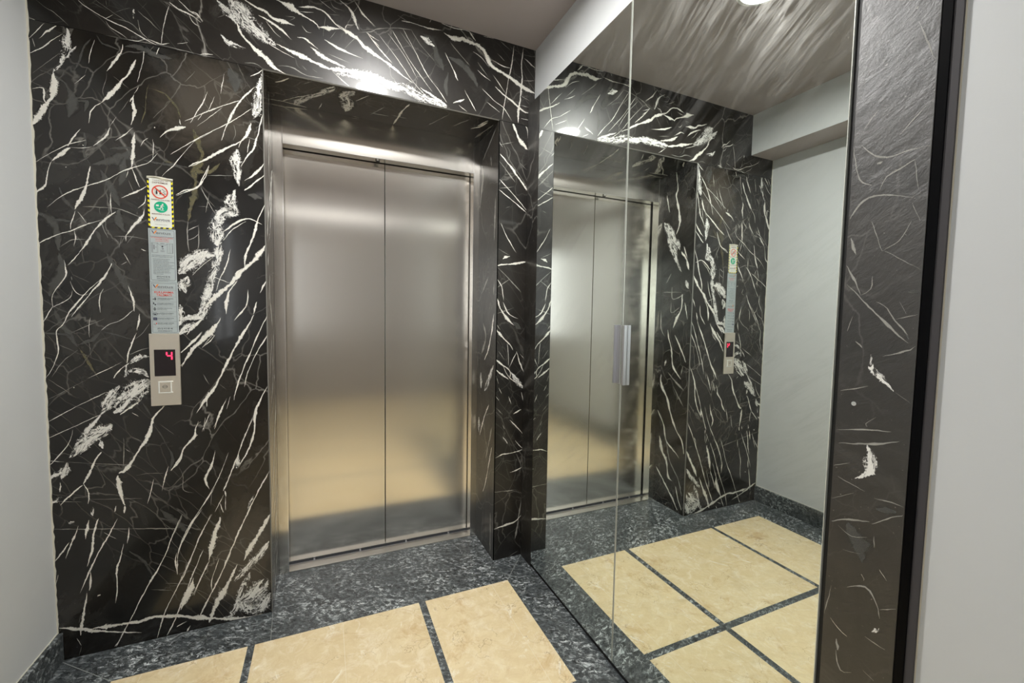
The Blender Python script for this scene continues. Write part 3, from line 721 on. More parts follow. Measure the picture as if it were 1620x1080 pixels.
Sw -2325,2578,44 -1718,2518,44 -1154,2603,45 -671,2676,45
Sw -1723,2579,28 -1113,1883,27 -630,1483,27
Sb 1283,186,220 884,813,168 1057,1419,233 995,2315,113
Sw 1869,285,33 1384,1027,34
Sw -18,1937,20 -173,2623,21
St -727,477,27 -362,56,27
St 1328,2681,40 1653,2728,41
Sw 3649,291,55 3482,861,43 3364,1831,52 3271,2723,35
St 2094,2177,27 2656,1012,24
St 2019,1950,32 2932,1905,32
St 3749,1782,32 3018,1730,32
Sw 7456,264,74 7180,1045,83
St 4855,2100,24 5519,521,21
St 6054,1592,31 6584,547,29
Sw 7487,446,67 7331,1046,97 6957,1499,56
St 7852,616,40 7516,2476,45
Rw 8623,22376,48 8861,21944,97 9061,21569,97 9540,21167,145
Rw 9319,22372,29 9522,22065,37 9525,21164,28
Rw 8008,20741,35 8546,20248,51 8939,19824,52 9339,19392,72 9566,19177,88
Rw 7886,21362,19 8153,21070,20
Rt 7938,20426,23 8868,19467,24
Rw 7990,19516,23 8724,18893,23 9523,18149,24
Rw 7922,19030,23 8730,18547,23 9566,18012,23
Rt 7922,19064,17 8795,19249,17
Rt 8001,21180,20 8754,21446,20
Rt 8353,18156,20 8581,18251,20
Rw 8099,17368,19 8454,16706,19 8972,15974,20
Rt 7968,16109,22 8624,15808,22
Rt 8379,21109,24 8534,20930,23 8465,20509,23
Rt 9083,20468,24 9481,20182,24
Rw 7905,15270,55 8865,15435,56 9576,15574,64
Rw 8242,15606,50 8378,15720,119 8625,15773,28
Rw 7915,14642,26 8188,14233,27 8315,13530,27
Rw 7968,13626,83 8168,13101,57 8603,12538,68 8922,12288,37
Rw 8277,13458,30 8597,12896,38 9154,12630,22
Rt 7944,15202,22 8645,14607,23 9287,13991,23
Rt 7960,14188,28 8644,14643,29
Rw 7915,12105,52 8306,11676,52 8703,11313,34 8866,11021,27
Rw 7912,12353,19 8146,12070,19
Rw 7939,10536,79 8330,10237,51 8727,9932,34 8734,9567,32
Rw 7947,9998,72 8338,9730,43 8656,9497,44
Rw 9066,10944,24 9278,10353,31 9531,9828,35
Rw 9269,10794,19 9599,10491,19
Rb 8808,9856,91 9135,9402,114 9466,9015,137
Rw 8545,11387,19 8636,10662,20 8643,10226,20
Rw 9106,10943,20 8646,10081,20
Rw 8086,10962,15 8403,10523,15
Rw 7951,9746,19 8112,9305,19
Rw 8330,10237,19 8734,9567,18 9546,9085,18
Rg 8840,12468,186 9324,12109,226
Rt 8906,13189,22 7980,12885,21
Rw 8116,9088,19 8276,8788,19
Rw 8671,8618,23 8837,8203,23
Rw 7890,8739,22 8126,8434,22
Rw 9389,8797,20 9565,8152,20
Rw 8967,7675,52 9400,7884,52
Rw 8756,7371,28 9243,6885,28 9560,6529,28
Rw 9080,6252,28 9576,5733,28
Rw 7978,5451,30 8399,5601,29 9004,5611,30 9531,5738,30
Rw 8805,4578,30 9198,4647,31 9549,4806,32
Rt 9181,5549,25 9459,4859,25
Rw 7907,1670,31 8462,1769,40 9160,1886,51 9555,2232,39
Rt 9536,3194,37 9338,1895,37 9178,923,37
Rt 7920,3653,25 9217,3592,25
Rt 8797,1,24 9325,222,24
Rb 8384,6525,40 8648,6136,56
Rt 7980,8068,23 8365,7683,24
Rb 8374,7165,33 8463,6917,33
Xt 2495,20998,79 2243,20250,91 2545,19201,96 2640,18614,96
Xt 1099,20989,75 978,20456,74
Xt 451,22082,42 2276,21153,45
Xt 319,18665,59 434,16589,60
Xt 355,14527,59 427,13817,60
Xt 2243,13961,56 1177,14803,54
Xw 332,12884,77 561,12085,75 1037,11028,70 1662,10367,62
Xt 1957,12344,89 1487,11599,97 2123,10632,84
Xb 270,10218,73 976,9389,164 1600,8682,106
Xb 2202,9605,187 2171,8743,187
Xw 891,8050,47 1566,7243,52 2271,6042,57
Xt 400,6945,72 1246,5059,75
Xw 405,5894,46 1201,3810,46 1659,3038,42
Xt 451,2359,67 407,-31,68
Xb 2435,7046,156 2405,6181,156
Yw 1760,22346,35 1553,21204,36 1678,20801,58 1410,19869,97 1291,18977,89 1544,18259,54
Yw 2519,21008,43 2226,19825,58
Yb 2661,19238,126 2161,18585,254 1669,17839,289 1198,17224,182
Yb 2292,18158,133 1628,17060,199 1456,16598,106 978,15784,51
Yw 1047,17095,60 593,16502,87 350,15837,78
Yw 850,17393,45 529,16601,45
Yb 594,15213,195 329,14661,129
Yw 831,14359,57 856,13486,72 1251,12713,85 1519,12147,58
Yw 589,13809,41 322,12727,41
Yt 2574,14544,29 908,14472,27
Yt 1736,14844,45 1619,14055,34 618,14351,34
Yt 1759,13834,46 1723,13157,35 1000,13488,36
Yt 2667,13273,48 2607,12111,48 2258,11546,45
Yw 1970,12018,54 1854,11281,54
Yt 1859,15749,45 2287,15102,46
Yw 1950,11645,60 1597,10756,45 1387,9642,67 681,8836,56
Yw 1344,11674,42 709,10715,62 316,9984,55
Yw 2441,8935,81 2404,8235,106 1806,7402,87 1534,6647,79 1025,5618,62 400,4880,61 170,4053,59
Yw 2636,6414,42 2020,5488,49 1732,4508,57 784,3863,38 552,3652,30
Yw 2382,4685,85 2087,3698,128 1659,3123,92 1452,2138,92 1057,1932,61
Yw 2596,2456,53 1904,1738,69 1077,879,76 516,190,66
Yw 744,1704,48 479,892,48 159,345,48
Yt 1732,4508,49 1354,3222,49 550,2234,48 206,1231,47
Yb 2021,10031,106 2154,9554,76
Yt 1819,9133,56 1032,8561,54 357,8112,53
Yt 1316,8290,44 375,7114,43
Yt 515,9742,41 693,9057,41
Pt -15009,16456,18 -15231,16735,18
Pt -14991,16167,17 -15247,15885,18 -15511,15798,21 -15724,15820,21 -16041,15800,20
Pt -15838,15637,22 -15619,15540,23 -15436,15444,23 -15335,15223,21
Pt -14872,14791,25 -15020,15043,26 -15256,15145,25 -15584,15084,21 -15892,14953,20
Pt -15839,15619,14 -15913,15092,14
Pt -15742,18011,12 -16011,17235,12
Pt -15584,16144,15 -16023,16574,14
Pt -15273,15722,43 -15353,15754,43
Pt -14847,16177,15 -14992,15530,15 -15210,15352,15
Pt -15837,14893,13 -15974,14538,12
Pt -15249,14677,18 -15374,14265,18 -15449,14099,17
Pt -15449,14099,16 -15694,14255,15 -15856,14560,14
Pt -15482,14095,10 -16023,13698,10
Pt -14868,13885,22 -15035,13542,21 -15138,13292,21
Pt -15138,13292,18 -15289,13407,17 -15309,13644,16
Pt -14890,13510,20 -15198,13169,20 -15558,12772,19 -15923,12405,18
Pt -15404,13164,22 -15540,13083,20 -15715,12813,20 -15914,12554,19
Pt -15714,12832,17 -16068,12929,16
Pt -15758,13156,14 -15862,12928,14
Pt -15562,12145,17 -15959,12295,16 -16098,12416,15
Pb -15377,12167,24 -15410,11889,78 -15552,11748,64 -15774,11528,36
Pt -14898,11379,16 -15361,11559,16
Pt -15036,12884,17 -14942,12591,17
Pt -15101,12391,35 -15215,12276,34
Pt -15389,10769,17 -15368,10825,15 -15530,10985,16
Pt -14867,10574,15 -15374,10724,14 -15771,10766,14
Pt -14920,10327,21 -15425,10450,20 -15905,10626,18
Pt -14912,14416,54 -14960,14204,42 -15004,14076,21
Pt -15791,11511,11 -16045,11329,11
Pg -15870,13303,75 -16044,13332,111
Pg -15782,12738,32 -15918,12479,38
Pb -15413,10424,59 -15501,10148,109 -15445,9869,59 -15192,9667,23
Pt -14819,9834,17 -15135,9985,17
Pt -14954,9649,22 -15428,9513,21
Pt -14858,9148,12 -15245,9418,12
Pt -14884,8690,27 -15200,8857,27 -15533,8966,27
Pt -15571,8940,23 -15869,9205,22 -16058,9331,23
Pt -15011,8655,21 -15257,8544,19 -15515,8650,16
Pt -15578,9442,17 -15853,9471,17 -16051,9451,17
Pg -15165,8773,145 -15376,8469,180 -15472,8117,83
Pg -15625,9246,124 -15928,9336,140
Pt -15118,8199,21 -15425,8271,20
Pt -15619,8724,16 -15631,8512,16
Pt -15466,7891,35 -15509,7782,44
Pt -15239,7482,20 -15535,7664,24 -15727,7475,23 -15795,7215,20
Pt -15785,7383,16 -16032,7546,16
Pw -15742,8138,14 -15854,7988,13
Pw -14978,6679,18 -15130,6570,26 -15295,6501,34
Pt -15103,6314,40 -15136,6101,44
Pb -15690,6877,48 -15824,7016,79
Pt -14832,6604,13 -14960,7359,13
Pt -15116,6086,21 -15218,5738,27 -15413,5825,20
Pt -15589,6715,26 -15912,6689,25
Pt -15591,6038,20 -15778,5967,19"""
# ================================================================== SETTING
def clampv(reg, a, b):
    # keep vein points inside their slab
    if reg=='H': return min(max(a,xL+.002),(xM-.001 if b < 2.30 else xW-.002)), min(max(b,zr+.001),zC-.002)
    if reg=='L': return min(max(a,xL+.004),x0-.003), min(max(b,.002),zr-.003)
    if reg=='R': return min(max(a,x1+.003),xM-.001), min(max(b,.002),zr-.003)
    if reg=='S': return min(max(a,x0+.001),x1-.001), min(max(b,.003),D-.001)
    if reg in 'XY': return min(max(a,.003),D-.001), min(max(b,.002),zr-.001)
    return min(max(a,yend+.002),ymr-.012), min(max(b,.002),zM-.002)
def vein_point(reg, a, b, e):
    if reg in 'HLR': return (a, -e, b)
    if reg=='S': return (a, b, zr-e)
    if reg=='X': return (x1-e, a, b)
    if reg=='Y': return (x0+e, a, b)
    return (xM-e, a, b)
def catmull(P, step=.007):
    if len(P) < 3:
        out=[]
        n = max(4, int(math.hypot(P[1][0]-P[0][0],P[1][1]-P[0][1])/step))
        for i in range(n+1):
            t=i/n; out.append(tuple(P[0][k]*(1-t)+P[1][k]*t for k in range(3)))
        return out
    out=[]
    for i in range(len(P)-1):
        p0,p1,p2,p3 = P[max(i-1,0)],P[i],P[i+1],P[min(i+2,len(P)-1)]
        L = math.hypot(p2[0]-p1[0],p2[1]-p1[1]); n=max(2,int(L/step))
        for j in range(n):
            t=j/n
            out.append(tuple(.5*((2*p1[k])+(-p0[k]+p2[k])*t+(2*p0[k]-5*p1[k]+4*p2[k]-p3[k])*t*t+(-p0[k]+3*p1[k]-3*p2[k]+p3[k])*t**3) for k in range(3)))
    out.append(P[-1]); return out
def add_veins(bm, lay, regs, first):
    cnt = 0
    for ln in VEINS.strip().split('\n'):
        head, *pts = ln.split()
        reg, kind = head[0], head[1]
        if reg not in regs: continue
        cnt += 1
        e = .00012 + .0000012*cnt + {'c':0,'g':.0001,'o':.0002,'t':.0003,'b':.0004,'w':.0005}[kind]
        rr = random.Random(cnt)
        P = [tuple(float(q)/1e4 for q in s.split(',')) for s in pts]
        Q = catmull(P)
        # natural wobble
        n = len(Q); pw = 0; rows = []; wm = 1.0; ph = rr.uniform(0,6.28); fq = rr.uniform(.25,.5)
        for i,(a,b,h) in enumerate(Q):
            p = Q[max(i-1,0)]; q = Q[min(i+1,n-1)]
            dx,dy = q[0]-p[0], q[1]-p[1]; L = math.hypot(dx,dy) or 1e-6
            nx,ny = -dy/L, dx/L
            pw = pw*.6 + rr.uniform(-1,1)*.55*min(.003, .0009+h*.25)
            wm = wm*.6 + .4*rr.uniform(.45,1.45)
            fade = 1
            if n > 4 and kind in 'wtgob':
                fade = min(1, .15+ .85*min(i, n-1-i)/5)
            if kind in 'wto': h *= wm*(.85+.3*math.sin(ph+fq*i))*(.80 if h < .003 else .92)
            h = max(h,.0003)*1.7*fade
            if kind == 't': h *= 1.15
            rows.append((a+nx*pw, b+ny*pw, nx, ny, h))
        prev = None; run = cnt*3.7; pa = rows[0]
        for (a,b,nx,ny,h) in rows:
            run += math.hypot(a-pa[0],b-pa[1]); pa = (a,b)
            cur = []
            for s in (-1,0,1):
                aa,bb = clampv(reg, a+nx*h*s, b+ny*h*s)
                vt = bm.verts.new(vein_point(reg, aa, bb, e)); vt[lay] = s; vt[bm.verts.layers.float['along']] = run; vt[bm.verts.layers.float['side']] = s*h; cur.append(vt)
            if prev:
                for k in (0,1):
                    try:
                        f = bm.faces.new((prev[k],prev[k+1],cur[k+1],cur[k]))
                        f.material_index = first+VK.index(kind)
                    except ValueError: pass
            prev = cur
def marble_obj(name, bm, base, regs):
    for nm in ('across','along','side'):
        if not bm.verts.layers.float.get(nm): bm.verts.layers.float.new(nm)
    lay = bm.verts.layers.float['across']
    add_veins(bm, lay, regs, len(base))
    mats = base+[VM[k] for k in VK]
    o = obj(name, bm, mats); o['kind']='structure'
    return o
def struct(name, bm, mats, parent=None):
    o = obj(name, bm, mats, parent)
    if parent is None: o['kind']='structure'
    return o

# ---- floor: granite border, cream fields, dark bands
bm = bmesh.new()
xs = [xL, -.684, -.2807, -.2566, .3711, .3998, .7994, 1.30]
ys = [D+.001, -.18]
y = -.18; kinds=['g']
while y > YB:
    y2 = y-.617; y3 = y2-.030
    ys += [y2, y3]; kinds += ['t','g']; y = y3
ys[-1] = YB
kx = ['g','t','g','t','g','t','g']
ti = 0
zf = 0
for j in range(len(ys)-1):
    ya, yb_ = ys[j], max(ys[j+1],YB)
    wide = ya < -2.0
    xr = xs if not wide else xs[:6]+[1.0271,1.0540,1.6812,1.7081,2.45]
    kr = kx if not wide else 'gtgtgtgtgt'
    for i in range(len(kr)):
        a,b = xr[i], xr[i+1]
        if kr[i]=='t' and kinds[j]=='t': mi = 1+((i//2)+j)%3
        else: mi = 0
        quad(bm, [(a,yb_,zf),(b,yb_,zf),(b,ya,zf),(a,ya,zf)], mi)
# thin seams and mitred joints (2 mm)
def seam(p, q, wd, mi, z=.0003):
    d = Vector((q[0]-p[0],q[1]-p[1],0)).normalized(); n = Vector((-d.y,d.x,0))*wd/2
    quad(bm, [(p[0]+n.x,p[1]+n.y,z),(p[0]-n.x,p[1]-n.y,z),(q[0]-n.x,q[1]-n.y,z),(q[0]+n.x,q[1]+n.y,z)], mi)
for j in range(6):
    ya = -.18-.647*j; yb_ = ya-.617
    for xx in (.7145, .0575, -.600): seam((xx,ya),(xx,yb_),.0012,4)
seam((.9504,-.004),(.7994,-.18),.002,5); seam((xS,-.012),(-.684,-.18),.002,5)
seam((x0,0),(x0+.01,-.18),.0015,5)
for yy in (-.9,-1.9): seam((.80,yy),(.95,yy),.0015,5); seam((xS,yy),(-.684,yy),.0015,5)
floor = struct('floor', bm, [M_gran]+M_cream+[M_seam, M_gseam])

# ---- elevator wall (marble slabs, jambs and soffit), with raised front face y = 0
bm = bmesh.new(); lay = bm.verts.layers.float.new('across')
cf = .004     # chamfer of the opening's edge
quad(bm, [(xL,0,0),(x0-cf,0,0),(x0-cf,0,zr),(xL,0,zr)], 0)
quad(bm, [(x1+cf,0,0),(xM+.03,0,0),(xM+.03,0,zr),(x1+cf,0,zr)], 2)
quad(bm, [(xL,0,zr),(x0-cf,0,zr),(x0-cf,0,zr+cf),(xL,0,zr+cf)], 1)
quad(bm, [(x1+cf,0,zr),(xW+.01,0,zr),(xW+.01,0,zr+cf),(x1+cf,0,zr+cf)], 1)
quad(bm, [(xL,0,zr+cf),(xW+.01,0,zr+cf),(xW+.01,0,zC),(xL,0,zC)], 1)
# chamfers
quad(bm, [(x0-cf,0,0),(x0,cf,0),(x0,cf,zr),(x0-cf,0,zr+cf)], 3)
quad(bm, [(x1,cf,0),(x1+cf,0,0),(x1+cf,0,zr+cf),(x1,cf,zr)], 4)
quad(bm, [(x0,cf,zr),(x1,cf,zr),(x1+cf,0,zr+cf),(x0-cf,0,zr+cf)], 3)
# jambs and soffit
quad(bm, [(x0,cf,0),(x0,D+.02,0),(x0,D+.02,zr),(x0,cf,zr)], 0)
quad(bm, [(x1,D+.02,0),(x1,cf,0),(x1,cf,zr),(x1,D+.02,zr)], 2)
quad(bm, [(x0,cf,zr),(x0,D+.02,zr),(x1,D+.02,zr),(x1,cf,zr)], 0)
# slab joints
quad(bm, [(xL,-.0002,zr+.0005),(x0,-.0002,zr+.0005),(x0,-.0002,zr+.002),(xL,-.0002,zr+.002)], 4)
quad(bm, [(x1,-.0002,zr+.0005),(xM,-.0002,zr+.0005),(xM,-.0002,zr+.0025),(x1,-.0002,zr+.0025)], 4)
# uneven pale caulk where the slab meets the left wall
rr = random.Random(7); prev=None
for k in range(140):
    z = zS+(zC-zS)*k/139; wv = .0035+rr.random()*.004
    cur = [(xL,-.0005,z),(xL+wv,-.0005,z)]
    if prev: quad(bm, [prev[0],prev[1],cur[1],cur[0]], 5)
    prev = cur
wall_elev = marble_obj('wall_elevator', bm, [M_marble,M_marble2,M_marble3,simple('chamfer_stone',(.16,.155,.14),.3),M_blackst,M_caulk], 'HLRSXY')
for m_,c_ in ((M_marble3,1),): pass

# ---- left wall with its bulkhead, skirting
bm = bmesh.new()
WY0, WY1, WZ0, WZ1 = -3.75, -2.55, .95, 2.25
box(bm, xL-.12, xL, WY1, 0, 0, zC); box(bm, xL-.12, xL, YB, WY0, 0, zC)
box(bm, xL-.12, xL, WY0, WY1, 0, WZ0); box(bm, xL-.12, xL, WY0, WY1, WZ1, zC)
box(bm, xL, xBm, YB, -.0008, zB+.001, zC)
quad(bm, [(xL,YB,zB),(xL,-.0008,zB),(xBm,-.0008,zB),(xBm,YB,zB)], 1)
struct('wall_left', bm, [M_wall, M_ceil])
bm = bmesh.new()
box(bm, xL+.0005, xS, YB+.01, -.001, 0, zS, 0, .0012)
box(bm, xL+.0003, xL+.003, YB+.01, -.001, zS, zS+.0025, 1)
struct('baseboard_left', bm, [M_granb, M_caulk])

wn = thing('added_window_1', 'added frosted window, a fill light in the left wall behind the viewer', None, (xL-.06,(WY0+WY1)/2,WZ0), kind='structure')  # unseen window with a glowing pane, added to brighten the rear floor
bm = bmesh.new()
for (a,b_,c_,d_) in ((WY0,WY1,WZ0,WZ0+.05),(WY0,WY1,WZ1-.05,WZ1),(WY0,WY0+.05,WZ0+.05,WZ1-.05),(WY1-.05,WY1,WZ0+.05,WZ1-.05),((WY0+WY1)/2-.025,(WY0+WY1)/2+.025,WZ0+.05,WZ1-.05)):
    box(bm, xL-.09, xL-.03, a, b_, c_, d_, 0, .003)
obj('added_window_frame', bm, simple('added_frame_white',(.75,.75,.74),.35), wn)
m, nt, b = new_mat('added_pane_glow'); em = N(nt,'ShaderNodeEmission'); em.inputs[0].default_value=(.93,.97,1,1); em.inputs[1].default_value=ADDED_WINDOW_POWER
LK(nt, em.outputs[0], nt.nodes['Material Output'].inputs['Surface'])
bm = bmesh.new(); box(bm, xL-.07, xL-.06, WY0+.03, WY1-.03, WZ0+.03, WZ1-.03); obj('fill_light_pane', bm, m, wn)

# ---- right wall: painted wall, with a niche behind the mirrored cabinet
bm = bmesh.new()
box(bm, xW, xW+.4, YB, .0, 0, 0+.0001)
bm.free(); bm = bmesh.new()
xN = xM+.010
YO, XO = -2.106, 2.4          # unseen hall, widened to the right to suit the door's reflection
quad(bm, [(xN,yend-.0,0),(xN,YO,0),(xN,YO,zC),(xN,yend,zC)][::-1], 0)
quad(bm, [(xN,yend,zM),(xN,yend,zC),(xW,yend,zC),(xW,yend,zM)], 0)
quad(bm, [(xN,YO,0),(XO,YO,0),(XO,YO,zC),(xW,YO,zC)][::-1], 0)
box(bm, XO, XO+.1, YB, YO, 0, zC, 0)
quad(bm, [(xW,0,zM-.004),(xW,yend,zM-.004),(xW,yend,zC),(xW,0,zC)][::-1], 0)
box(bm, xW+.34, xW+.38, YO+.002, 0, 0, zC, 0)
struct('wall_right', bm, M_wall)
bm = bmesh.new()
box(bm, xN-.016, xN-.0005, YO, yend-.35, 0, zS, 0, .0012); box(bm, xN-.016, XO-.001, YO-.016, YO-.0005, 0, zS, 0, .0012)
struct('baseboard_right', bm, M_granb)
# far jamb of the cabinet niche (marble return between elevator wall and mirror)
bm = bmesh.new()
box(bm, xM, xW+.29, yM, -.0006, 0, zM-.001, 0, .001)
box(bm, xM+.001, xW-.001, yM-.0006, yM+.002, .01, zM-.004, 1)
t1 = struct('trim_1', bm, [M_marble3, M_blackst])
# near marble pilaster beside the mirror, black polished end, with a screw cap
bm = bmesh.new(); lay = bm.verts.layers.float.new('across')
box(bm, xM, xW+.29, yend, ymr-.010, 0, zM-.001, 0, .0008)
pil = marble_obj('trim_2', bm, [M_marble4, M_blackst], 'P')
bm = bmesh.new(); cyl(bm, (xM-.0015,-1.5156,1.1176), .0042, .003, 'X', 24); struct('screw_cap', bm, M_chrome, pil)
# dark grey strip painted as the shade of a groove, and pale bead where pilaster meets the near wall
bm = bmesh.new()
box(bm, xM+.0012, xN, yend-.0142, yend-.0006, 0, zM-.002, 2, .0006)
box(bm, xM+.0035, xN, yend-.0265, yend-.0144, 0, zM-.002, 0)
box(bm, xN-.0012, xN, yend-.0285, yend-.0265, 0, zM-.002, 1)
struct('trim_3', bm, [M_dkgrey, M_creamedge, M_blackst])
# ceiling and the wall at the far end behind the camera
bm = bmesh.new()
hole = []
def ceil_with_holes():
    # grid of quads around two round openings, kept simple: square panels with a ring
    xs_ = sorted([xL-.1, XO+.1]+[l[0]-LAMP_R-.02 for l in LAMPS[:1]]+[l[0]+LAMP_R+.02 for l in LAMPS[:1]])
    ys_ = sorted([YB, .01]+[l[1]-LAMP_R-.02 for l in LAMPS]+[l[1]+LAMP_R+.02 for l in LAMPS])
    for i in range(len(xs_)-1):
        for j in range(len(ys_)-1):
            cx, cy = (xs_[i]+xs_[i+1])/2, (ys_[j]+ys_[j+1])/2
            lam = [l for l in LAMPS if abs(l[0]-cx)<.01 and abs(l[1]-cy)<.01]
            if not lam:
                quad(bm, [(xs_[i],ys_[j],zC),(xs_[i],ys_[j+1],zC),(xs_[i+1],ys_[j+1],zC),(xs_[i+1],ys_[j],zC)]); continue
            n = 48; s = LAMP_R+.02
            for k in range(n):
                pts=[]
                for q in (k,k+1):
                    a = 2*math.pi*q/n; ca,sa = math.cos(a),math.sin(a); m_ = s/max(abs(ca),abs(sa))
                    pts.append(((cx+ca*m_,cy+sa*m_,zC),(cx+ca*LAMP_R,cy+sa*LAMP_R,zC),(cx+ca*LAMP_R,cy+sa*LAMP_R,zC+.05)))
                quad(bm, [pts[0][0],pts[0][1],pts[1][1],pts[1][0]])
                quad(bm, [pts[0][1],pts[0][2],pts[1][2],pts[1][1]])
            quad(bm, [(cx-s,cy-s,zC+.05),(cx-s,cy+s,zC+.05),(cx+s,cy+s,zC+.05),(cx+s,cy-s,zC+.05)])
ceil_with_holes()
struct('ceiling', bm, M_ceil)
bm = bmesh.new(); box(bm, xL-.1, XO+.1, YB-.1, YB, 0, zC); struct('wall_rear', bm, M_rear)
bm = bmesh.new(); box(bm, xL, XO, -2.36, -2.18, zC-.07, zC-.0005); struct('trim_4', bm, M_ceil)

# ================================================================== THINGS
# ---- ceiling downlights
m, nt, b = new_mat('lamp_diffuser')
em = N(nt,'ShaderNodeEmission'); em.inputs[0].default_value=(1,.985,.955,1); em.inputs[1].default_value=LAMP_POWER
LK(nt, em.outputs[0], nt.nodes['Material Output'].inputs['Surface']); M_lamp = m
m = M_lamp.copy(); m.name='added_strip_diffuser'; M_lampb = m
for n_ in m.node_tree.nodes:
    if n_.type=='EMISSION': n_.inputs[1].default_value = ADDED_STRIP_POWER
M_lampring = simple('white_enamel',(.8,.8,.78),.35)
for i,(lx,ly) in enumerate(LAMPS):
    t = thing('ceiling_light', 'round white downlight recessed in the ceiling just in front of the elevator', 'ceiling light', (lx,ly,zC))
    bm = bmesh.new(); cyl(bm, (lx,ly,zC+.006), LAMP_R-.004, .004, seg=48)
    obj('diffuser', bm, M_lamp, t)
    bm = bmesh.new()
    n=48; R1,R2 = LAMP_R-.003, LAMP_R+.012
    for k in range(n):
        a,b_ = 2*math.pi*k/n, 2*math.pi*(k+1)/n
        P = lambda r,z,q: (lx+r*math.cos(q), ly+r*math.sin(q), z)
        quad(bm, [P(R1,zC-.003,a),P(R2,zC-.001,a),P(R2,zC-.001,b_),P(R1,zC-.003,b_)])
        quad(bm, [P(R1,zC-.003,a),P(R1,zC+.006,a),P(R1,zC+.006,b_),P(R1,zC-.003,b_)])
    obj('rim', bm, M_lampring, t, True)

t = thing('added_strip_light', 'added long white strip light across the unseen ceiling near the rear wall', 'ceiling light', (.05,-3.6,zC-.03))  # added out of view to give the door its bright reflected band
bm = bmesh.new(); box(bm, -.80, .90, -3.66, -3.54, zC-.022, zC-.0005, 0, .002); obj('added_light_housing', bm, M_lampring, t)
bm = bmesh.new(); box(bm, -.78, .88, -3.65, -3.55, zC-.034, zC-.0222, 0, .002); obj('diffuser', bm, M_lampb, t)

# ---- elevator door: frame, leaves, sill
door = thing('door_1', 'closed two-panel brushed steel elevator door in a black marble recess', None, ((xo0+xo1)/2, D, 0), kind='structure')
bm = bmesh.new()
FD = D+.058
def fr(pts, mi=0): quad(bm, pts, mi)
# front face of frame
fr([(x0+.0005,D,0),(xo0,D,0),(xo0,D,zr-.0005),(x0+.0005,D,zr-.0005)])
fr([(xo1,D,0),(x1-.0005,D,0),(x1-.0005,D,zr-.0005),(xo1,D,zr-.0005)])
fr([(xo0,D,zo),(xo1,D,zo),(xo1,D,zr-.0005),(xo0,D,zr-.0005)])
fr([(xo0,D,0),(xo0,FD,0),(xo0,FD,zo),(xo0,D,zo)])
fr([(xo1,FD,0),(xo1,D,0),(xo1,D,zo),(xo1,FD,zo)])
fr([(xo0,D,zo),(xo0,FD,zo),(xo1,FD,zo),(xo1,D,zo)])
# vertical mitre lines and bright arris
for xx in (xo0, xo1):
    box(bm, xx-.0014, xx+.0014, D-.0012, D+.0005, 0, zr-.001, 1)
box(bm, xo0, xo1, D-.0008, D+.0005, zo-.001, zo+.0012, 1)
obj('door_frame', bm, [M_steelf, M_chrome], door)
bm = bmesh.new()   # black sheets painted as the shade in the gap behind the frame
fr([(xo0-.05,DL+.04,0),(xo1+.05,DL+.04,0),(xo1+.05,DL+.04,zo+.08),(xo0-.05,DL+.04,zo+.08)])
fr([(xo0-.05,FD,zo+.08),(xo0-.05,DL+.04,zo+.08),(xo1+.05,DL+.04,zo+.08),(xo1+.05,FD,zo+.08)])
fr([(xo0-.02,FD+.0005,0),(xo0-.02,DL+.04,0),(xo0-.02,DL+.04,zo+.08),(xo0-.02,FD+.0005,zo+.08)])
fr([(xo1+.02,FD+.0005,0),(xo1+.02,DL+.04,0),(xo1+.02,DL+.04,zo+.08),(xo1+.02,FD+.0005,zo+.08)])
obj('shaft_gap_shade', bm, M_black, door)
for a,b_ in ((xo0-.012,xc-.0016),(xc+.0016,xo1+.012)):
    bm = bmesh.new(); box(bm, a, b_, DL, DL+.028, .017, zo+.03, 0, .0015); obj('door_panel', bm, M_steel, door)
bm = bmesh.new()
box(bm, xo0, xo1, D, DL-.007, 0.0, .006, 0, .001)
box(bm, xo0, xo1, DL-.010, DL-.007, .0055, .0070, 1)
box(bm, xo0-.01, xo1+.01, DL+.03, DL+.06, 0.0, .006, 0)
for q in (.12,.36,.62,.88): box(bm, xo0+(xo1-xo0)*q-.004, xo0+(xo1-xo0)*q+.004, DL-.006, DL+.001, .004, .014, 1)
obj('door_sill', bm, [simple('sill_steel',(.66,.64,.60),.33,1), M_alu], door)
bm = bmesh.new()
cyl(bm, (.255, D+.03, zo-.003), .011, .006, 'Z', 28, 0); cyl(bm, (.255, D+.03, zo-.0065), .006, .003, 'Z', 20, 1)
obj('release_lock', bm, [M_chrome, M_black], door)

# ---- mirrored cabinet in the right wall
m, nt, b = new_mat('mirror_glass')
b.inputs['Base Color'].default_value=(.83,.875,.835,1); b.inputs['Metallic'].default_value=1; b.inputs['Roughness'].default_value=0.0
v = coords(nt, rot=(-.927,0,0), scale=(1,1,.16))
st = ramp(nt, noise(nt, v, 22, 10, .82, .5), [(.46,0),(.74,1)])
bl = ramp(nt, noise(nt, coords(nt,loc=(0,.3,.1)), 4.2, 3, .6), [(.42,0),(.66,1)])
sm = mth(nt,'MULTIPLY', st, mth(nt,'ADD', mth(nt,'MULTIPLY', bl, .17), .05))
spk = ramp(nt, noise(nt, coords(nt), 190, 3, .6), [(.73,0),(.78,1)])
sm = mth(nt,'ADD', sm, mth(nt,'MULTIPLY', spk, .04), clamp=True)
dust = N(nt,'ShaderNodeBsdfPrincipled'); dust.inputs['Base Color'].default_value=(.55,.55,.52,1); dust.inputs['Roughness'].default_value=.35
dust.inputs['Metallic'].default_value=.5
mx = N(nt,'ShaderNodeMixShader'); LK(nt, sm, mx.inputs[0]); LK(nt, b.outputs[0], mx.inputs[1]); LK(nt, dust.outputs[0], mx.inputs[2])
LK(nt, mx.outputs[0], nt.nodes['Material Output'].inputs['Surface']); M_mirror = m
M_edge = simple('ground_glass_edge',(.70,.72,.66),.25,.4)
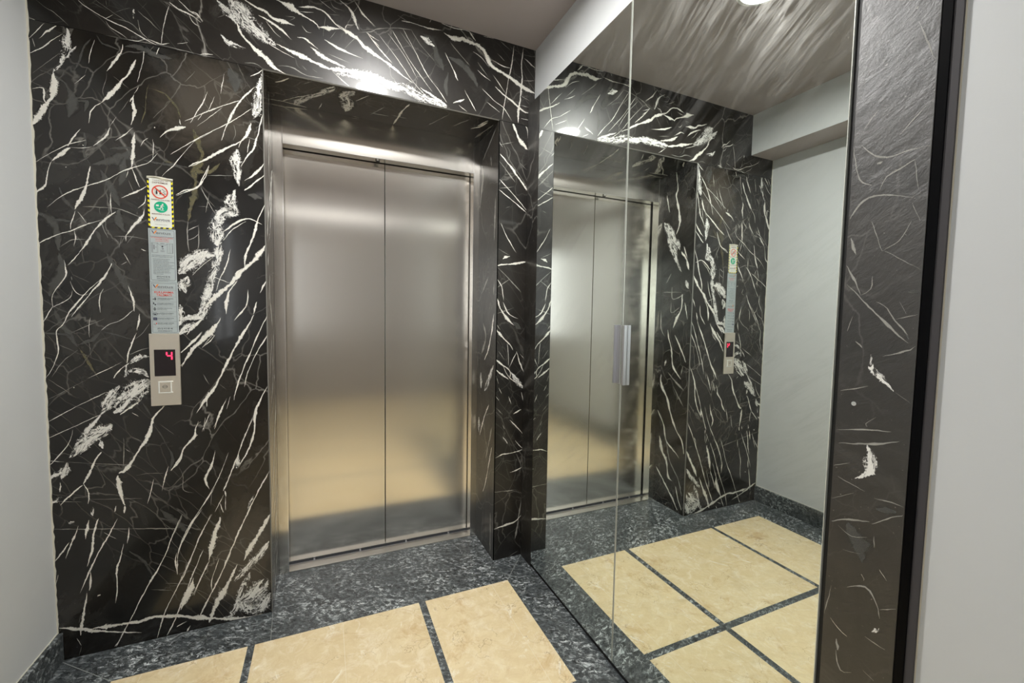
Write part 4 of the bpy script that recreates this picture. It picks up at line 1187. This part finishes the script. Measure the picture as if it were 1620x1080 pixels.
cab = thing('mirrored_cabinet', 'tall built-in cabinet with two mirrored doors beside the elevator', 'cabinet', (xM+.12, (yM+ymr)/2, 0))
bm = bmesh.new()
cy0, cy1 = ymr-.008, yM-.001
box(bm, xM+.030, xM+.32, cy0, cy0+.004, .002, zM-.006); box(bm, xM+.030, xM+.32, cy1-.004, cy1, .002, zM-.006)
box(bm, xM+.30, xM+.318, cy0, cy1, .002, zM-.006); box(bm, xM+.03, xM+.31, cy0, cy1, .002, .012); box(bm, xM+.03, xM+.31, cy0, cy1, zM-.018, zM-.006)
box(bm, xM+.004, xM+.030, cy0, cy0+.0065, .002, zM-.006)
box(bm, xM+.004, xM+.030, cy0, cy1, .002, .018)
box(bm, xM+.006, xM+.030, yseam-.006, yseam+.006, .002, zM-.006)
obj('cabinet_body', bm, M_black, cab)
zb = .020
for (a,b_,lab) in ((yseam+.0018, yM-.001, 'far'), (ymr, yseam-.0018, 'near')):
    bm = bmesh.new(); box(bm, xM+.0045, xM+.022, a, b_, zb, zM-.002)
    dr = obj('cabinet_door', bm, M_edge, cab)
    bm = bmesh.new(); box(bm, xM, xM+.0045, a+.0016, b_-.0005, zb, zM-.002); g = obj('mirror_pane', bm, M_mirror, dr)
    bm = bmesh.new()
    e0 = a; box(bm, xM-.0006, xM+.0045, e0, e0+.0015, zb, zM-.002)
    if lab=='near':
        box(bm, xM-.0006, xM+.0045, b_-.0028, b_-.0005, zb, zM-.002)
    obj('edge_strip', bm, M_edge, dr)
    # flat extruded pull
    h0 = yseam+.004 if lab=='far' else yseam-.030
    bm = bmesh.new()
    box(bm, xM-.0035, xM-.0005, h0, h0+.024, 1.045, 1.252, 0, .0007)
    if lab=='far': box(bm, xM-.014, xM-.0032, h0+.020, h0+.024, 1.045, 1.252, 0, .0007)
    else: box(bm, xM-.014, xM-.0032, h0, h0+.004, 1.045, 1.252, 0, .0007)
    obj('handle', bm, M_alu, dr)

# ---- call panel
M_disp = simple('display_glass',(.012,.006,.008),.12)
m, nt, b = new_mat('red_led'); em = N(nt,'ShaderNodeEmission'); em.inputs[0].default_value=(1,.03,.08,1); em.inputs[1].default_value=2.0
LK(nt, em.outputs[0], nt.nodes['Material Output'].inputs['Surface']); M_led = m
px0, px1, pz0, pz1 = -.5992,-.507,.9166,1.1892
pan = thing('call_panel', 'slim beige steel elevator call panel with red digit 4 on a dark display', 'call panel', ((px0+px1)/2,0,pz0))
T = .010
bm = bmesh.new(); box(bm, px0, px1, -T, -.0012, pz0, pz1, 0, .0015); pl_ = obj('face_plate', bm, M_panel, pan)
bm = bmesh.new(); box(bm, -.5853,-.5208,-T-.0012,-T+.001,1.0292,1.1293, 0, .0006); disp = obj('display', bm, M_disp, pan)
# seven-segment digit 4: segments f, g, b, c
bm = bmesh.new()
dx0, dx1, dz0, dz1 = -.5490,-.5290,1.0905,1.1205
dm = (dz0+dz1)/2; sw = .0046; yy = -T-.0018
def sg(xa,xb,za,zb_): box(bm, xa, xb, yy, yy+.0008, za, zb_, 0, .0003)
sl = .0
sg(dx0, dx0+sw, dm+.0028, dz1-.001); sg(dx0+.0035, dx1-.0035, dm-.0022, dm+.0022)
sg(dx1-sw, dx1, dm+.0014, dz1-.001); sg(dx1-sw, dx1, dz0+.001, dm-.0014)
obj('digit', bm, M_led, disp)
bx0,bx1,bz0,bz1 = -.5752,-.5308,.9640,1.0095
bm = bmesh.new()
for (a,b_,c_,d_) in ((bx0,bx1,bz0,bz0+.004),(bx0,bx1,bz1-.004,bz1),(bx0,bx0+.004,bz0+.004,bz1-.004),(bx1-.007,bx1-.004,bz0+.004,bz1-.004)):
    box(bm, a, b_, -T-.0025, -T+.0005, c_, d_, 0, .0008)
fm = obj('button_bezel', bm, simple('white_bezel',(.88,.89,.86),.3), pan)
bm = bmesh.new(); box(bm, bx0+.0045, bx1-.0075, -T-.0032, -T+.0005, bz0+.0045, bz1-.0045, 0, .0012); bt = obj('call_button', bm, M_panel, pan)
# engraved symbol: hexagon with a bar
bm = bmesh.new(); ccx, ccz = (bx0+bx1)/2-.0015, (bz0+bz1)/2+.002
for k in range(6):
    a0,a1 = math.radians(60*k+30), math.radians(60*k+90)
    P = lambda r,a: (ccx+r*math.cos(a), -T-.0034, ccz+r*math.sin(a)*.92)
    quad(bm, [P(.0078,a0),P(.0078,a1),P(.0066,a1),P(.0066,a0)][::-1])
for dz in (-.0013,.0013): quad(bm, [(ccx-.0085,-T-.0034,ccz+dz-.0005),(ccx+.0085,-T-.0034,ccz+dz-.0005),(ccx+.0085,-T-.0034,ccz+dz+.0005),(ccx-.0085,-T-.0034,ccz+dz+.0005)])
obj('button_symbol', bm, simple('engraving',(.06,.055,.045),.5), bt)

# ---- signs
def flat_sign(name, label, xa, xb, za, zb_, mat, shear=0, th=.0016):
    t = thing(name, label, 'sign', ((xa+xb)/2,0,za))
    bm = bmesh.new(); box(bm, xa, xb, -.0022-th, -.0022, za, zb_, 0, .0004)
    for v_ in bm.verts: v_.co.z += shear*(v_.co.x-xa)
    # adhesive pad behind, touching the stone
    box(bm, xa+.006, xb-.006, -.0024, -.0010, za+.006, zb_-.006, 0)
    bp = obj('sign_plate', bm, mat, t)
    return t
SY = -.0022-.0016-.0003
def text(bm, s, x, z, h, wid=None, align='L', mi=0, y=SY, bold=0):
    cu = bpy.data.curves.new('t','FONT'); cu.body = s; cu.size = 1; cu.resolution_u = 3; cu.offset = bold
    o = bpy.data.objects.new('t', cu); C.objects.link(o)
    dg = bpy.context.evaluated_depsgraph_get(); me = bpy.data.meshes.new_from_object(o.evaluated_get(dg))
    bpy.data.objects.remove(o); bpy.data.curves.remove(cu)
    if not me.vertices: return
    X = [v_.co.x for v_ in me.vertices]; Z = [v_.co.y for v_ in me.vertices]
    cap = .73
    sx = h/cap; wd = (max(X)-min(X))*sx
    kx_ = sx if wid is None else wid/(max(X)-min(X))
    wd = (max(X)-min(X))*kx_
    ox = x - (wd/2 if align=='C' else 0)
    for v_ in me.vertices:
        v_.co = Vector((ox+(v_.co.x-min(X))*kx_, y, z+v_.co.y*sx))
    for p in me.polygons: p.material_index = mi
    bm.from_mesh(me); bpy.data.meshes.remove(me)
def rect(bm, xa, xb, za, zb_, mi=0, y=SY): quad(bm, [(xa,y,za),(xb,y,za),(xb,y,zb_),(xa,y,zb_)], mi)
def ring(bm, cx, cz, r1, r2, mi=0, y=SY, n=48, a0=0, a1=2*math.pi):
    for k in range(n):
        p,q = a0+(a1-a0)*k/n, a0+(a1-a0)*(k+1)/n
        P = lambda r,a: (cx+r*math.cos(a), y, cz+r*math.sin(a))
        if r1>0: quad(bm, [P(r1,p),P(r2,p),P(r2,q),P(r1,q)], mi)
        else: f = bm.faces.new([bm.verts.new(c_) for c_ in ((cx,y,cz),P(r2,p),P(r2,q))]); f.material_index = mi
def poly(bm, pts, mi=0, y=SY):
    f = bm.faces.new([bm.verts.new((a,y,b_)) for a,b_ in pts]); f.material_index = mi
def line(bm, a, b_, wd, mi=0, y=SY):
    d = Vector((b_[0]-a[0], b_[1]-a[1])).normalized(); n = Vector((-d.y,d.x))*wd/2
    poly(bm, [(a[0]+n.x,a[1]+n.y),(b_[0]+n.x,b_[1]+n.y),(b_[0]-n.x,b_[1]-n.y),(a[0]-n.x,a[1]-n.y)], mi, y)
I_dark = simple('dark_ink',(.03,.028,.04),.5); I_red = simple('red_ink',(.72,.06,.03),.5); I_brown = simple('brown_ink',(.16,.05,.03),.5)
I_green = simple('green_ink',(.0,.42,.22),.5); I_yel = simple('yellow_ink',(.86,.78,.0),.5); I_orange = simple('orange_ink',(.85,.24,.02),.5)
I_white = simple('white_ink',(.82,.84,.80),.5); I_navy = simple('navy_ink',(.03,.035,.10),.5); I_grey = simple('grey_ink',(.20,.21,.22),.5)
I_blk = simple('black_ink',(.012,.01,.012),.5)
S_white = simple('white_sticker',(.80,.82,.76),.4); S_grey = simple('pale_grey_plate',(.46,.52,.53),.4); S_peel = simple('peeled_paper',(.66,.63,.52),.6)
INK = [I_dark,I_red,I_brown,I_green,I_yel,I_orange,I_white,I_navy,I_grey,I_blk]
def logo(bm, x, z, wd, h):
    # word mark: stylised V with an orange right stroke, then 'entus'
    vw = wd*.24
    poly(bm, [(x,z+h),(x+vw*.22,z+h*.95),(x+vw*.62,z),(x+vw*.42,z)], 7)
    poly(bm, [(x+vw*.42,z),(x+vw*.62,z),(x+vw*1.15,z+h*1.02),(x+vw*.80,z+h*.98)], 5, SY-.0001)
    text(bm, 'entus', x+vw*.86, z, h*.78, wd*.73, mi=8, bold=.022)
    text(bm, 'ASANSÖR SAN. TİC. LTD. ŞTİ.', x+wd*.12, z-h*.34, h*.16, wd*.86, mi=8)
# -- upper sign
s1 = flat_sign('warning_sign', 'white fire and earthquake sign with yellow and black hazard border above the grey plates', -.5900,-.5140,1.5800,1.7655, S_white)
pl1 = s1.children[0]
bm = bmesh.new()
xa,xb,za,zb_ = -.5900,-.5140,1.5800,1.7600; bw = .0055; y1 = SY
n = 21
for side in (0,1):
    X0 = xa if side==0 else xb-bw
    for k in range(n):
        z0 = za+(zb_-za)*k/n; z1 = za+(zb_-za)*(k+1)/n; s_ = .0022
        poly(bm, [(X0,z0),(X0+bw,z0+s_*(1 if side else -1)),(X0+bw,z1+s_*(1 if side else -1)),(X0,z1)], 4 if k%2 else 9)
for k in range(9):
    X0 = xa+(xb-xa)*k/9; X1 = xa+(xb-xa)*(k+1)/9
    poly(bm, [(X0,za),(X1,za),(X1+.002*(k<8),za+.0045),(X0+.002*(k>0),za+.0045)], 4 if k%2 else 9, SY-.0001)
obj('hazard_border', bm, INK, s1)
bm = bmesh.new(); cx = (xa+xb)/2
text(bm, 'YANGIN ve', cx, 1.7520, .0045, .046, 'C', 2); text(bm, 'DEPREMDE', cx, 1.7430, .0060, .046, 'C', 2, bold=.01)
text(bm, 'ASANSÖRÜ KULLANMA', cx, 1.6820, .0048, .058, 'C', 2, bold=.01)
text(bm, 'MERDİVENİ KULLAN', cx, 1.6300, .0048, .054, 'C', 2, bold=.01)
logo(bm, xa+.010, 1.6080, .058, .012)
text(bm, 'www.ventus.com.tr', cx, 1.5930, .0035, .036, 'C', 8)
obj('lettering', bm, INK, s1)
bm = bmesh.new(); pcx, pcz, pr = cx-.001, 1.7130, .0245
rect(bm, pcx-.0165,pcx-.016,pcz-.012,pcz+.008,0); rect(bm, pcx-.0165,pcx+.007,pcz-.012,pcz-.0115,0); rect(bm, pcx-.0165,pcx+.004,pcz+.0075,pcz+.008,0)
for fx in (-.010,.001):
    ring(bm, pcx+fx, pcz+.0045, 0, .0022, 0, n=14); rect(bm, pcx+fx-.0026, pcx+fx+.0026, pcz-.0085, pcz+.002, 0)
for k,(fx,fz) in enumerate(((.008,.010),(.011,.006),(.0145,.003),(.010,.000),(.0135,-.003),(.0165,-.006),(.0115,-.007))):
    line(bm, (pcx+fx-.002,pcz+fz-.0012),(pcx+fx+.002,pcz+fz+.0012),.0018,0)
ring(bm, pcx, pcz, pr-.0040, pr, 1, SY-.0002)
line(bm, (pcx-.0165,pcz+.0165),(pcx+.0165,pcz-.0165),.0044,1,SY-.0003)
obj('prohibition_symbol', bm, INK, s1)
bm = bmesh.new(); gx, gz, gr = cx+.0005, 1.6585, .0205
ring(bm, gx, gz, 0, gr, 3, n=48)
yw = SY-.0002
ring(bm, gx+.0055, gz+.0105, 0, .0024, 6, yw, 16)
for a_,b2,wd in (((.004,.008),(.001,.000),.0052),((.001,.001),(.006,-.004),.0028),((.006,-.004),(.0045,-.0105),.0026),((.001,.001),(-.002,-.0055),.0028),((-.002,-.0055),(-.006,-.0065),.0024),
                 ((.004,.007),(.0095,.0035),.0020),((.0035,.007),(-.002,.0035),.0020)):
    line(bm, (gx+a_[0],gz+a_[1]),(gx+b2[0],gz+b2[1]),wd,6,yw)
rect(bm, gx-.0145,gx-.006,gz+.002,gz+.0085,6,yw)
for a_,b2 in (((-.0135,-.0055),(-.006,-.0055)),((-.006,-.0055),(-.006,-.009)),((-.006,-.009),(0,-.009)),((0,-.009),(0,-.0125)),((0,-.0125),(.010,-.0125))):
    line(bm, (gx+a_[0],gz+a_[1]),(gx+b2[0],gz+b2[1]),.0014,6,yw)
obj('escape_symbol', bm, INK, s1)
# peeling tape strip along its top
bm = bmesh.new(); prev=None
for k in range(15):
    t_ = k/14; X = xa-.001+(xb-xa+.002)*t_; yy_ = -.0046-.0035*abs(math.sin(t_*5.2)); zz = 1.7655+.0025*math.sin(t_*4)-.002*t_
    cur = [(X,-.0040,zz-.0075+.002*math.sin(t_*7)),(X,yy_,zz-.002),(X,-.0022,zz+.002)]
    if prev:
        for q in (0,1): quad(bm, [prev[q],cur[q],cur[q+1],prev[q+1]])
    prev = cur
obj('peeling_tape', bm, S_peel, s1, True)
# -- middle plate
s2 = flat_sign('instruction_sign', 'upper pale grey instruction plate with door diagrams, directly under the hazard sign', -.5920,-.5100,1.3832,1.5790, S_grey)
def roundrect(bm, xa,xb,za,zb_,r,wd,mi):
    for (p,q) in (((xa+r,za),(xb-r,za)),((xa+r,zb_),(xb-r,zb_)),((xa,za+r),(xa,zb_-r)),((xb,za+r),(xb,zb_-r))): line(bm,p,q,wd,mi)
    for (cx_,cz_,a) in ((xb-r,zb_-r,0),(xa+r,zb_-r,90),(xa+r,za+r,180),(xb-r,za+r,270)):
        ring(bm,cx_,cz_,r-wd/2,r+wd/2,mi,n=8,a0=math.radians(a),a1=math.radians(a+90))
bm = bmesh.new(); ax,bx = -.5875,-.5145; cx=(ax+bx)/2
roundrect(bm, ax,bx,1.3890,1.5750,.005,.0009,0); line(bm,(ax,1.5500),(bx,1.5500),.0009,0)
logo(bm, ax+.005, 1.5595, .062, .0115)
for i_,(s_,wd) in enumerate((('KAT ASANSÖRLERİNDE KAPI ÖNÜNDEKİ',.066),('KULLANMA TALİMATI',.040),('( Yarım Otomatik ve Otomatik )',.042))):
    text(bm, s_, cx, 1.5440-.0062*i_, .0036, wd, 'C', 1, bold=.01)
for i_ in range(13):
    z_ = 1.4800-.0055*i_
    s_ = ['Asansörü kullanmadan önce aşağıdaki talimatları okuyunuz','Kabine giriş ve çıkışlarda dikkatli olunuz lütfen','Kapı tam açılmadan kabine girmeyiniz ve','kapıya dayanmayınız zorlamayınız','Kabin kata gelmeden kapıyı kesinlikle açmayınız','Çocukların yalnız binmesine izin vermeyiniz',
          'Asansörde sigara içmeyiniz sıçramayınız','Yük taşıma kapasitesini kesinlikle aşmayınız','Arıza halinde alarm butonuna basınız','Yangın anında asansörü kullanmayınız','Deprem anında en yakın katta ininiz','Kabin içinde paniğe kapılmayınız','Yetkili servisi arayınız'][i_]
    wd = (.066,.062,.050,.046,.064,.048,.062,.056,.064,.050,.048,.052,.030)[i_]
    text(bm, s_, ax+.004+(0 if i_<2 else .003), z_-(0.003 if i_>1 else 0), .0030, wd, mi=0, bold=.008)
text(bm, '(0212) 415 85 48', cx, 1.4000, .0052, .040, 'C', 0, bold=.015); text(bm, 'www.ventus.com.tr', cx, 1.3935, .0040, .040, 'C', 0, bold=.012)
text(bm, 'Ventus Asansör', cx, 1.3848, .0028, .030, 'C', 8)
obj('lettering', bm, INK, s2)
bm = bmesh.new()
for xo_ in (ax+.005, bx-.023):
    for (p,q,r_,s_) in ((xo_,xo_+.018,1.4900,1.5270),(xo_+.003,xo_+.015,1.4910,1.5240)):
        for a_,b2 in (((p,r_),(q,r_)),((p,s_),(q,s_)),((p,r_),(p,s_)),((q,r_),(q,s_))): line(bm,a_,b2,.0006,8)
rect(bm, ax+.010, ax+.0132, 1.5020, 1.5190, 8); line(bm,(bx-.014,1.491),(bx-.014,1.524),.0006,0); rect(bm, ax+.0165, ax+.018, 1.509, 1.512, 0)
rect(bm, ax+.005, ax+.006, 1.490,1.527,0); rect(bm, bx-.006, bx-.005, 1.490,1.527,0)
for z_ in (1.5215,1.4945): roundrect(bm, cx-.006,cx+.006,z_,z_+.0055,.001,.0006,8); text(bm,'KAPI' if z_>1.5 else 'KABİN',cx,z_+.0015,.0025,.008,'C',0)
line(bm,(ax+.020,1.526),(cx-.003,1.516),.0006,0); line(bm,(bx-.020,1.524),(cx+.003,1.516),.0006,0)
ring(bm,cx,1.5145,0,.0028,0,n=12); line(bm,(cx-.002,1.509),(cx+.004,1.506),.0016,0); line(bm,(cx,1.505),(cx+.002,1.502),.001,0)
obj('door_diagram', bm, INK, s2)
# -- lower plate
s3 = flat_sign('usage_sign', 'lower pale grey usage rules plate with red heading, resting just over the call panel', -.5925,-.5085,1.1900,1.3826, S_grey)
bm = bmesh.new(); ax,bx = -.5880,-.5135; cx=(ax+bx)/2
zt = 1.3775
for z_ in (1.1945,zt): line(bm,(ax,z_),(bx,z_),.0008,0)
for x_ in (ax,bx): line(bm,(x_,1.1945),(x_,zt),.0008,0)
rows = [1.3515,1.3275,1.3090,1.2905,1.2720,1.2535,1.2350,1.2140]
for z_ in rows: line(bm,(ax,z_),(bx,z_),.0006,8)
logo(bm, ax+.004, 1.3605, .066, .0125)
text(bm,'KULLANMA',cx,1.3405,.0080,.058,'C',1,bold=.018); text(bm,'TALİMATI',cx,1.3300,.0080,.046,'C',1,bold=.018)
tx = [('1- ASANSÖRE BİNMEK İÇİN BASINIZ','ve KATA GELMESİNİ BEKLEYİNİZ'),('ÇOCUKLARIN YALNIZ BİNMESİ VE','KULLANMASI TEHLİKELİ VE YASAKTIR'),('GİDECEĞİNİZ YÖNE AİT BUTONA','BASIP BEKLEYİNİZ'),
      ('KAPASİTESİNDEN FAZLA BİNMEYİN','YÜK TAŞIMAYIN LÜTFEN'),('MAHSUR KALINCA ALARM BUTONUNA','BASINIZ KAPIYI ZORLAMAYIN'),('SERVİSE HABER VERİNİZ','YETKİLİYİ ARAYINIZ')]
for i_,(a_,b2) in enumerate(tx):
    z_ = rows[1+i_]-.0080
    text(bm,a_,ax+.015,z_,.0034,.050 if i_!=2 else .046,mi=0,bold=.008); text(bm,b2,ax+.015,z_-.0050,.0034,(.040,.050,.030,.044,.042,.044)[i_],mi=8,bold=.008)
text(bm,'(0212) 415 85 48',cx,1.2060,.0050,.046,'C',0,bold=.015); text(bm,'www.ventus.com.tr',cx,1.1980,.0045,.044,'C',0,bold=.01)
obj('lettering', bm, INK, s3)
bm = bmesh.new()
ix = ax+.008
def zr_(i_): return rows[1+i_]-.0092
z_=zr_(0); rect(bm,ix-.0045,ix-.0020,z_-.003,z_+.002,0); rect(bm,ix,ix+.0042,z_-.004,z_+.003,0); ring(bm,ix+.002,z_+.0045,0,.0016,0,n=10)
z_=zr_(1); rect(bm,ix-.0045,ix-.001,z_-.001,z_+.0045,0); rect(bm,ix,ix+.004,z_-.0045,z_+.0005,0); ring(bm,ix-.003,z_+.0055,0,.0015,0,n=10)
z_=zr_(2); poly(bm,[(ix-.005,z_+.001),(ix+.005,z_+.001),(ix,z_+.006)],0); poly(bm,[(ix-.005,z_-.001),(ix,z_-.006),(ix+.005,z_-.001)],0)
z_=zr_(3); roundrect(bm,ix-.005,ix+.006,z_-.004,z_+.004,.001,.0014,0); rect(bm,ix-.002,ix+.003,z_-.003,z_+.001,0)
z_=zr_(4); rect(bm,ix-.0055,ix+.006,z_-.005,z_+.0055,7); ring(bm,ix,z_,.0015,.0028,8,SY-.0001,14)
z_=zr_(5); rect(bm,ix-.004,ix-.002,z_-.004,z_+.002,8); rect(bm,ix-.0005,ix+.002,z_-.005,z_-.001,8); rect(bm,ix+.002,ix+.005,z_-.001,z_+.004,1)
obj('pictograms', bm, INK, s3)
